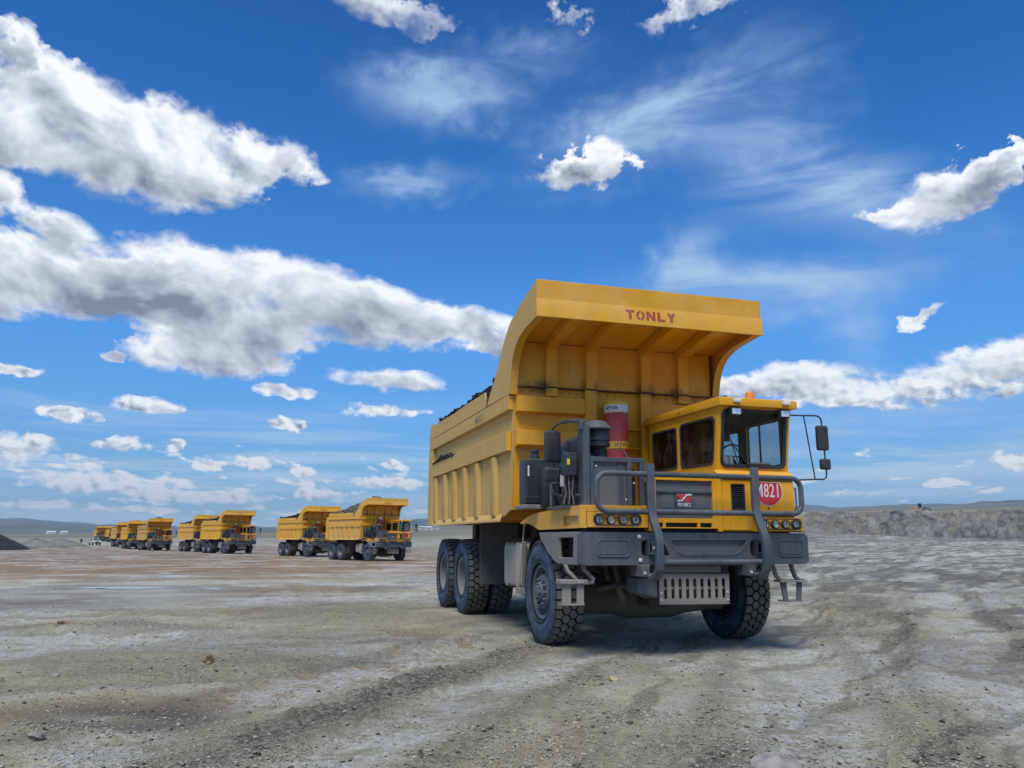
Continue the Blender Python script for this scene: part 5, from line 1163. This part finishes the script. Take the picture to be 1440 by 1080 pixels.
    for yc in (-1.21, -.50, .50, 1.21):
        w = .095
        MB().add([(-1.268,yc-w,3.955),(-1.15,yc-w,3.955),(-1.15,yc+w,3.955),(-1.268,yc+w,3.955),(-1.27,yc-w,4.715),(-1.13,yc-w,4.60),(-1.13,yc+w,4.60),(-1.27,yc+w,4.715)],
                 [(0,3,2,1),(4,5,6,7),(0,1,5,4),(1,2,6,5),(2,3,7,6),(3,0,4,7)]).build('wall_rib', M['yellow_front'], bd, .004)
        MB().add([(-1.27,yc-w,4.716),(-1.13,yc-w,4.602),(-1.13,yc+w,4.602),(-1.27,yc+w,4.716),(.148,yc-w,4.985),(.148,yc-w,4.80),(.148,yc+w,4.80),(.148,yc+w,4.985)],
                 [(0,3,2,1),(4,5,6,7),(0,1,5,4),(1,2,6,5),(2,3,7,6),(3,0,4,7)]).build('canopy_rib', M['yellow_front'], bd, .004)
    for (yc, zlo) in ((-1.21,3.795),(-.52,1.98),(.49,1.98),(1.21,3.795)):
        MB().box(-1.36 if zlo < 3 else -1.275,-1.15,yc-.10,yc+.10,zlo,3.925).build('wall_rib', M['yellow_front'], bd, .005)
    def band(ya, yb, z0, z1):
        MB().hexa([(-1.33,ya,z0-.03),(-1.165,ya,z0),(-1.165,yb,z0),(-1.33,yb,z0-.03),(-1.30,ya,z1),(-1.165,ya,z1),(-1.165,yb,z1),(-1.30,yb,z1)]).build('wall_rail', M['yellow_front'], bd, .006)
    band(-1.80,-.625,3.525,3.785); band(-1.80,-.625,2.98,3.22); band(.595,1.80,3.49,3.77); band(.595,1.80,2.96,3.22)
    MB().box(-1.28,-1.21,-.41,.385,3.30,3.33).box(-1.28,-1.21,-.41,.385,2.98,3.01).build('wall_stiffener', M['yellow_front'], bd, .004)
    MB().box(-1.27,-1.17,-1.80,1.88,3.932,3.950).build('joint_strip', M['rust'], bd)
    bt = MB()
    for i in range(26):
        y = -1.68 + i * .137
        if abs(abs(y) - 1.21) > .12 and abs(abs(y) - .5) > .13: bt.lathe([(0,.013),(.012,.011),(.013,0)], (-1.272,y,3.87), 'X', 6)
    bt.build('wall_bolts', M['rust'], bd)
    # floor with cross bearers, rear edge
    MB().xz([(-8.0,1.95),(-1.5,1.95),(-1.46,2.02),(-8.1,2.02)], -1.79, 1.79).build('body_floor', M['yellow'], bd)
    for x in (-7.8,-6.9,-5.9,-4.9,-3.9,-2.9,-2.0): MB().box(x,x+.12,-1.79,1.79,1.80,1.945).build('floor_bearer', M['yellow'], bd, .005)
    for s in (-1, 1): MB().box(-7.9,-1.6,s*.5-.07,s*.5+.07,1.5,1.795).build('body_runner', M['chassis'], bd, .01)
    for xa in (-4.6, -7.9): MB().box(xa,xa+.35,-.85,.85,1.36,1.8).build('body_hinge', M['chassis'], bd, .02)
    # TONLY in stencilled capitals on the canopy lip
    X0 = .1955
    base, Hh2, cw = 4.812, .150, .150; y0 = -.485; gap = .176
    def glyph(polys, k):
        b = MB()
        for p in polys:
            q = [(y0 + k * gap + a * cw, base + z * Hh2) for a, z in p]
            b.add([(X0 + .003 - (z-4.735)*.0722, y, z) for y, z in q], [tuple(range(len(q)))])
        return b
    def Oh(side):
        sgn = -1 if side == 0 else 1; cx = .5 + sgn * .05
        out = [(cx, 1.0)] + [(cx + sgn * .43 * math.sin(R(a)), .5 + .5 * math.cos(R(a))) for a in range(20, 161, 20)] + [(cx, 0.0)]
        inn = [(cx, .22)] + [(cx + sgn * .17 * math.sin(R(a)), .5 - .28 * math.cos(R(a))) for a in range(20, 161, 20)] + [(cx, .78)]
        return out + inn
    L = [ [[(0,1),(1,1),(1,.76),(0,.76)], [(.33,.76),(.67,.76),(.67,0),(.33,0)]],
          [Oh(0), Oh(1)],
          [[(0,0),(0,1),(.28,1),(.28,0)], [(.31,1),(.69,.42),(.69,0),(.31,.58)], [(.72,0),(.72,1),(1,1),(1,0)]],
          [[(.08,0),(.08,1),(.40,1),(.40,0)], [(.43,0),(.43,.25),(.95,.25),(.95,0)]],
          [[(0,1),(.34,1),(.5,.70),(.66,1),(1,1),(.66,.42),(.66,0),(.34,0),(.34,.42)]] ]
    for k, polys in enumerate(L): glyph(polys, k).build('letter', M['decal_red'], bd, smooth=0)
    return T
# ------------------------------------------------------------------ loads: heaps of coal or broken rock lying in the bodies
def heap_mesh(name, mat, peak, front, rear, seed, lump=.16, edge=.05):
    nx, ny = 120, 60; gx = np.linspace(-7.75, -1.6, nx); gy = np.linspace(-1.795, 1.795, ny); X, Y = np.meshgrid(gx, gy, indexing='ij')
    prof = np.interp(gx, [-7.75, -7.0, -5.5, -4.0, -2.8, -2.1, -1.6], [rear[0], rear[1], rear[2], front[0], front[1], front[2], front[3]])[:, None]
    edgez = 4.06 + edge
    yy = np.abs(Y) / 1.795
    Z = edgez + (prof - edgez) * (1 - yy ** 1.7) * 1.0
    l = (fbm(X * 1.9 + seed, Y * 1.9, 4, .6) - .5) * lump * 2.6 + np.abs(fbm(X * 5 + seed, Y * 5, 3, .6) - .5) * lump
    Z = Z + l * (.5 + .5 * (1 - yy ** 6))
    lim = np.interp(X, [-2.75, -2.62, -2.45, -2.18, -1.98, -1.79, -1.5], [9, 9, 9, 9, 9, 9, 9]); Z = np.minimum(Z, lim)
    V = np.stack([X, Y, Z], -1).reshape(-1, 3); F = [(i*ny+j, (i+1)*ny+j, (i+1)*ny+j+1, i*ny+j+1) for i in range(nx - 1) for j in range(ny - 1)]
    # skirts down into the body
    k = len(V); bl = []
    border = [i*ny for i in range(nx)] + [(nx-1)*ny + j for j in range(1, ny)] + [i*ny + ny - 1 for i in range(nx-2, -1, -1)] + [j for j in range(ny - 2, 0, -1)]
    bv = V[border].copy(); bv[:, 2] = 3.2; V = np.vstack([V, bv]); nb = len(border)
    F += [(border[i], border[(i+1) % nb], k + (i+1) % nb, k + i) for i in range(nb)]
    rs = np.random.RandomState(seed)
    Vl = V.tolist(); off = len(Vl)
    for c in range(260):   # loose lumps on top
        x0, y0 = rs.uniform(-7.6, -1.9), rs.uniform(-1.74, 1.74) if c % 2 else -1.74 + rs.rand() ** 2 * .6
        i, j = int((x0 + 7.75) / 6.15 * (nx - 1)), int((y0 + 1.795) / 3.59 * (ny - 1)); z0 = V[i*ny+j][2]; s = rs.uniform(.04, .15)
        sv, sf = SHP[c % len(SHP)]; Vl += (sv * s + [x0, y0, z0 + s * .3]).tolist(); F += (sf + off).tolist(); off += len(sv)
    me = bpy.data.meshes.new(name); me.from_pydata(Vl, [], [tuple(f) for f in F]); me.materials.append(mat); me.shade_smooth(); me.set_sharp_from_angle(angle=R(30)); return me
def put_load(T, me, name, label, cat):
    o = bpy.data.objects.new(name, me); C.objects.link(o); o.location = T.location; o.rotation_euler = T.rotation_euler
    tagk(o, label=label, category=cat, kind=None, group='loads heaped in the dump trucks'); return o

# ------------------------------------------------------------------ the near truck
GRP = 'yellow dump trucks parked on the mine ground'
T0 = build_truck(); T0.location = (ORG[0], ORG[1], 0); T0.rotation_euler = (0, 0, YAW0)
tagk(T0, label='large yellow mining dump truck nearest the camera, number M821 on its front', category='dump truck', group=GRP)
far_protos = list(T0.children)
door = [o for o in T0.children if o.name.startswith('number_door')][0]
body0 = [o for o in T0.children if o.name.startswith('tipping_body')][0]

# ------------------------------------------------------------------ far trucks, copied part by part before the near one gets its own markings
SKIP_MID = ('bumper_bolt', 'guard_bolt', 'cable', 'bolt', 'cage_bolt', 'lamp_bolt', 'wall_bolts', 'leaf_spring', 'steering_linkage', 'air_spring', 'belly_plate', 'hose', 'side_beam', 'vent_slat', 'door_latch', 'door_hinge', 'emblem_lettering', 'lettering', 'crossmember', 'driver_seat', 'sticker', 'cup', 'papers', 'display', 'floor_bearer', 'lamp_guard', 'clamp', 'slotted_plate_brace', 'torn_board_end')
SKIP_FAR = SKIP_MID + ('letter', 'emblem', 'emblem_band', 'emblem_plate', 'grille_bar', 'inner_screen', 'guard_bracket', 'lamp_guard', 'wiper_arm', 'wiper_blade', 'window_seal', 'windscreen_seal', 'window_bar', 'marker_lamp', 'shock_absorber', 'drive_shaft', 'spring_seat', 'bumper_pocket', 'mudguard_liner', 'screen_surround', 'embossed_panel', 'grab_handle', 'stay', 'joint_strip', 'steering_wheel', 'dashboard', 'cross_bar', 'strut', 'lower_tread', 'strap', 'reflector', 'lens', 'lamp_ring', 'tank_bracket', 'floor_bearer')
FAR = [('A', -10.705, 69.871, -0.903, -0.475, 0, 'yellow dump truck at the right end of the distant row, grey-green rock heaped in it', 'rock'),
       ('B', -20.249, 87.006, -0.910, -0.481, 0, 'yellow dump truck second from right in the distant row, black load below its canopy', 'coal'),
       ('C', -33.9, 101.0, -0.86, -0.520, 0, 'yellow dump truck third from the right in the distant row, first of the middle pair', 'coal'),
       ('D', -44.4, 119.0, -0.88, -0.653, 0, 'yellow dump truck half hidden behind the left side of the middle pair', 'coal'),
       ('E', -58.7, 135.6, -0.93, -0.774, 0, 'yellow dump truck fifth from the right in the distant row, pale dusty body', 'rock'),
       ('F', -70.729, 154.192, -0.957, -0.788, 1, 'yellow dump truck directly behind the pale dusty one, its canopy rising clear', 'coal'),
       ('G', -84.5, 178.0, -0.960, -0.72, 1, 'yellow dump truck showing only its canopy over another body, left in the row', 'coal'),
       ('H', -133.3, 273.0, -0.968, -0.33, 1, 'tiny yellow dump truck second from the far left end of the row', 'rock'),
       ('I', -147.2, 292.0, -0.975, -0.22, 1, 'tiny yellow dump truck at the far left end, behind the white pickup', 'rock')]
h_rock = heap_mesh('rock_load', M['spoil_rock'], 0, [5.15, 5.42, 5.5, 5.45], [4.15, 4.35, 4.75], 3, .16)
h_coal = heap_mesh('coal_load', M['coal'], 0, [4.95, 5.30, 5.36, 5.2], [4.1, 4.25, 4.55], 9, .08)
h_near = heap_mesh('coal_load', M['coal'], 0, [4.45, 4.55, 4.5, 4.4], [4.10, 4.16, 4.30], 14, .17, .10)
for k, (nm, x, y, yaw, z, lod, label, load) in enumerate(FAR):
    t_ = copy_tree(T0, None, SKIP_FAR if lod else SKIP_MID)
    t_.location = (x, y, float(base_height(np.array([x]), np.array([y]))[0])); t_.rotation_euler = (0, 0, yaw)
    for q in t_.children_recursive:
        if q.type == 'MESH' and q.data.materials[0] in (M['yellow_dusty'], M['yellow'], M['yellow_lip']) and k != 4:
            q.material_slots[0].link = 'OBJECT'; q.material_slots[0].material = M[('yellow_mid', 'yellow_fresh', 'yellow_mid', 'yellow_far')[k % 4] if q.name.split('.')[0] not in ('rib', 'side_sheet', 'bottom_strip') else ('yellow_pale', 'yellow_mid', 'yellow_fresh')[k % 3]]
    tagk(t_, label=label, category='dump truck', group=GRP)
    words = label.split(',')[0].replace('yellow dump truck', 'truck').replace('tiny ', '').replace('yellow ', '')
    put_load(t_, h_rock if load == 'rock' else h_coal, 'rock_load' if load == 'rock' else 'coal_load', ('grey-green rock' if load == 'rock' else 'black coal') + ' heap on the ' + words, 'load')
# markings only the near truck carries
text_obj('number_lettering', 'M821', .27, M['white'], door, (1.2075, 1.155, 2.165), FY, FZ, FX, .66, .001, 1.04)
text_obj('faded_lettering', 'M821', .20, M['decal_faded'], body0, (-3.15, -1.9225, 3.665), FX, FZ, (0, -1, 0), 1.5, .004)
put_load(T0, h_near, 'coal_load', 'dark coal lumps showing over the side of the nearest dump truck', 'load')
def ledge_coal():
    rs = np.random.RandomState(5); V = []; F = []; off = 0
    for c in range(420):
        x = rs.uniform(-7.5, -5.35); k = np.interp(x, [-7.5, -7.1, -6.7, -6.2, -5.7, -5.35], [.03, .12, .17, .12, .08, .01]) * (.7 + .6 * rs.rand())
        yb = rs.rand(); z = 3.20 + k * (1 - yb * .9) * rs.rand(); s = rs.uniform(.018, .05); y = -1.86 - .05 * yb
        sv, sf = SHP[c % len(SHP)]; V += (sv * s + [x, y, z]).tolist(); F += (sf + off).tolist(); off += len(sv)
    me = bpy.data.meshes.new('spilled_coal'); me.from_pydata(V, [], [tuple(f) for f in F]); me.materials.append(M['coal'])
    o = bpy.data.objects.new('spilled_coal', me); C.objects.link(o); o.location = T0.location; o.rotation_euler = T0.rotation_euler
    tagk(o, label='spilled coal lying on the side rail of the nearest dump truck', category='coal')
ledge_coal()

# ------------------------------------------------------------------ machine on the bank, pickup, person, far sheds
def loader(x, y, z, rz):
    L = empty('wheel_loader', (x, y, z), rz); L.scale = (.66, .66, .66); tagk(L, label='rusty brown wheel loader standing on top of the grey spoil bank', category='loader')
    br = paint('faded_orange_paint', (.30, .13, .045), dust=.3, rough=.6)
    MB().hexa([(-2.4,-.75,.9),(-.2,-.75,.9),(-.2,.75,.9),(-2.4,.75,.9),(-2.4,-.7,1.95),(-.2,-.7,2.0),(-.2,.7,2.0),(-2.4,.7,1.95)]).build('engine_hood', br, L, .06, 2)
    MB().box(-.25,1.3,-.5,.5,.75,1.3).build('front_frame', br, L, .04)
    MB().hexa([(-.35,-.6,1.6),(.75,-.6,1.6),(.75,.6,1.6),(-.35,.6,1.6),(-.25,-.55,2.85),(.6,-.55,2.85),(.6,.55,2.85),(-.25,.55,2.85)]).build('cab', M['black'], L, .05)
    for y0 in (-.62, .62): MB().box(-.15,.55,y0-.01,y0+.01,1.95,2.65).build('cab_window', M['glass_side'], L)
    MB().box(-.4,.8,-.65,.65,2.86,2.95).build('cab_roof', M['black'], L, .03)
    for s in (-1, 1):
        MB().flat([(.9,s*.4,1.75),(2.0,s*.4,1.65),(2.9,s*.4,.9)], .14, FY, .28).build('lift_arm', M['black'], L, .02)
        for xx in (-1.5, 1.35): MB().lathe([(-.28,.3),(-.28,.68),(-.2,.74),(.2,.74),(.28,.68),(.28,.3),(.12,.0)], (xx, s*.95, .74), 'Y', 24).build('wheel', M['tyre'], L)
    MB().xz([(2.7,.55),(3.5,.25),(3.65,.3),(3.2,.9),(3.05,1.35),(2.85,1.4),(2.7,1.0)], -1.25, 1.25).build('bucket', M['chassis'], L, .02)
x, y = at(26.85, 186); loader(x, y, float(base_height(np.array([x]), np.array([y]))[0]) + 4.35, R(-28))
def pickup(x, y, rz):
    P = empty('pickup_truck', (x, y, gz(x, y)), rz); tagk(P, label='white pickup parked in front of the farthest yellow trucks', category='pickup truck')
    wh = M['vehicle_white']
    MB().xz([(2.55,.45),(2.6,.95),(2.45,1.08),(1.25,1.18),(-2.5,1.10),(-2.6,1.0),(-2.6,.5),(-1.95,.45),(-1.9,.75),(-1.6,.95),(-1.3,.95),(-1.0,.75),(-.95,.45),(1.05,.45),(1.1,.75),(1.35,.95),(1.65,.95),(1.9,.75),(1.95,.45)], -.9, .9).build('body', wh, P, .05, 2)
    MB().add([(1.35,-.85,1.15),(1.35,.85,1.15),(-.75,.85,1.12),(-.75,-.85,1.12),(.65,-.68,1.78),(.65,.68,1.78),(-.55,.68,1.78),(-.55,-.68,1.78)], [(0,1,2,3),(4,7,6,5),(0,4,5,1),(1,5,6,2),(2,6,7,3),(3,7,4,0)]).build('cabin', wh, P, .04, 2)
    MB().add([(1.30,-.72,1.22),(1.30,.72,1.22),(.74,.60,1.70),(.74,-.60,1.70),(1.32,-.72,1.22),(1.32,.72,1.22),(.76,.60,1.70),(.76,-.60,1.70)], [(0,3,2,1),(4,5,6,7),(0,1,5,4),(1,2,6,5),(2,3,7,6),(3,0,4,7)]).build('windscreen', M['black'], P)
    for s in (-1, 1):
        MB().box(-.5,.9,s*.80-.01,s*.80+.03*s,1.22,1.62).build('side_window', M['black'], P)
        MB().box(2.5,2.6,s*.72-.14,s*.72+.14,.78,.95).build('headlight', M['reflector'], P, .03)
        MB().box(.95,1.1,s*.95-.1,s*.95+.1,1.15,1.35).build('wing_mirror', M['black'], P, .03)
        for xx in (1.5, -1.45): MB().lathe([(-.12,.0),(-.12,.36),(.12,.36),(.12,.0)], (xx, s*.82, .36), 'Y', 20).build('wheel', M['dark_void'], P)
    MB().box(2.56,2.63,-.45,.45,.72,.98).build('grille', M['black'], P, .02); MB().box(2.5,2.7,-.9,.9,.42,.62).build('bumper', M['black'], P, .04)
x, y = at(-27.15, 226); pickup(x, y, R(-50))
def person(x, y, rz, label):
    P = [(0,0,.95),(0,0,1.18),(0,0,1.42),(0,0,1.52),(.02,0,1.62),(.02,0,1.74), (0,.10,.90),(.03,.12,.50),(0,.12,.10),(.14,.13,.05), (0,-.10,.90),(-.04,-.13,.50),(-.08,-.13,.10),(.06,-.14,.05), (0,.20,1.40),(.0,.27,1.12),(.10,.26,.88),(.14,.25,.80), (0,-.20,1.40),(-.03,-.27,1.12),(.06,-.27,.88),(.10,-.26,.80)]
    E = [(0,1),(1,2),(2,3),(3,4),(4,5),(0,6),(6,7),(7,8),(8,9),(0,10),(10,11),(11,12),(12,13),(2,14),(14,15),(15,16),(16,17),(2,18),(18,19),(19,20),(20,21)]
    Rd = [.15,.15,.17,.06,.10,.08,.10,.075,.05,.045,.10,.075,.05,.045,.08,.055,.04,.035,.08,.055,.04,.035]
    me = bpy.data.meshes.new('person'); me.from_pydata(P, E, []); o = bpy.data.objects.new('person', me); C.objects.link(o)
    sk = o.modifiers.new('skin', 'SKIN'); 
    for v, r_ in zip(me.skin_vertices[0].data if len(me.skin_vertices) else [], Rd): v.radius = (r_, r_)
    if not len(me.skin_vertices):
        pass
    ss_ = o.modifiers.new('subd', 'SUBSURF'); ss_.levels = 1; ss_.render_levels = 1
    me.materials.append(M['cloth_dark']); o.location = (x, y, gz(x, y)); o.rotation_euler = (0, 0, rz); tagk(o, label=label, category='person')
    h = MB().lathe([(1.66,.0),(1.67,.115),(1.72,.115),(1.78,.09),(1.81,.0)], (.02,0,0), 'Z', 14).build('hard_hat', M['vehicle_white'], o)
    MB().lathe([(1.53,.0),(1.54,.06),(1.60,.085),(1.67,.085),(1.70,0)], (.03,0,0), 'Z', 12).build('face', M['skin'], o)
x, y = at(-27.9, 236); person(x, y, R(-60), 'person in dark clothes standing on the mud left of the white pickup')
def shed(x, y, rz, w, l, h, roofmat, label):
    S_ = empty('shed', (x, y, gz(x, y) - .3), rz); tagk(S_, label=label, category='shed')
    MB().box(-l/2,l/2,-w/2,w/2,0,h).build('wall', M['white'], S_)
    MB().add([(-l/2-.3,-w/2-.3,h),(l/2+.3,-w/2-.3,h),(l/2+.3,w/2+.3,h),(-l/2-.3,w/2+.3,h),(-l/2-.3,0,h+w*.22),(l/2+.3,0,h+w*.22)], [(0,1,2,3),(0,4,5,1),(3,2,5,4),(0,3,4),(1,5,2)]).build('roof', roofmat, S_, smooth=0)
    for k in (-1, 1): MB().box(k*l*.28-.6,k*l*.28+.5,-w/2-.03,-w/2+.01,.9,1.7).build('window', M['tank'], S_)
    MB().box(-.6,.6,-w/2-.03,-w/2+.01,0,1.9).build('door', M['tank'], S_)
blue = paint('blue_sheet_roof', (.10, .25, .5), dust=.2, rough=.5)
for a, d, w, l, rm, lb in [(-6.3, 720, 4, 5, M['vehicle_white'], 'tiny pale shed left of the two others, beyond the near truck body'), (-5.85, 700, 4, 5, M['white'], 'tiny white roofed shed beyond the rear corner of the near truck'), (-5.42, 705, 4, 7, blue, 'tiny blue roofed shed beside the white one, behind the near truck'),
                           (-29.6, 1000, 5, 8, M['white'], 'long white shed on the bright plain, above the spoil heaps'), (-28.9, 1030, 5, 6, M['white'], 'short white shed on the bright plain, left of the last trucks')]:
    x, y = at(a, d); shed(x, y, R(-a + 12), w, l, 2.3, rm, lb)

# ------------------------------------------------------------------ air: one closed box round everything below the sky
def haze():
    o = MB().box(-13600, 13600, -13600, 13600, -60, 620).build('haze', None_mat(), smooth=0)
    tagk(o, kind='stuff')
def None_mat():
    m = bpy.data.materials.new('haze_air'); m.use_nodes = True; t = NT(m.node_tree); t.n.clear()
    v = t.node('ShaderNodeVolumePrincipled'); v.inputs['Color'].default_value = (0.58, 0.80, 1.0, 1); v.inputs['Density'].default_value = 7.0e-5; v.inputs['Anisotropy'].default_value = 0.2
    o = t.node('ShaderNodeOutputMaterial'); t.l.new(v.outputs[0], o.inputs['Volume']); return m
haze()
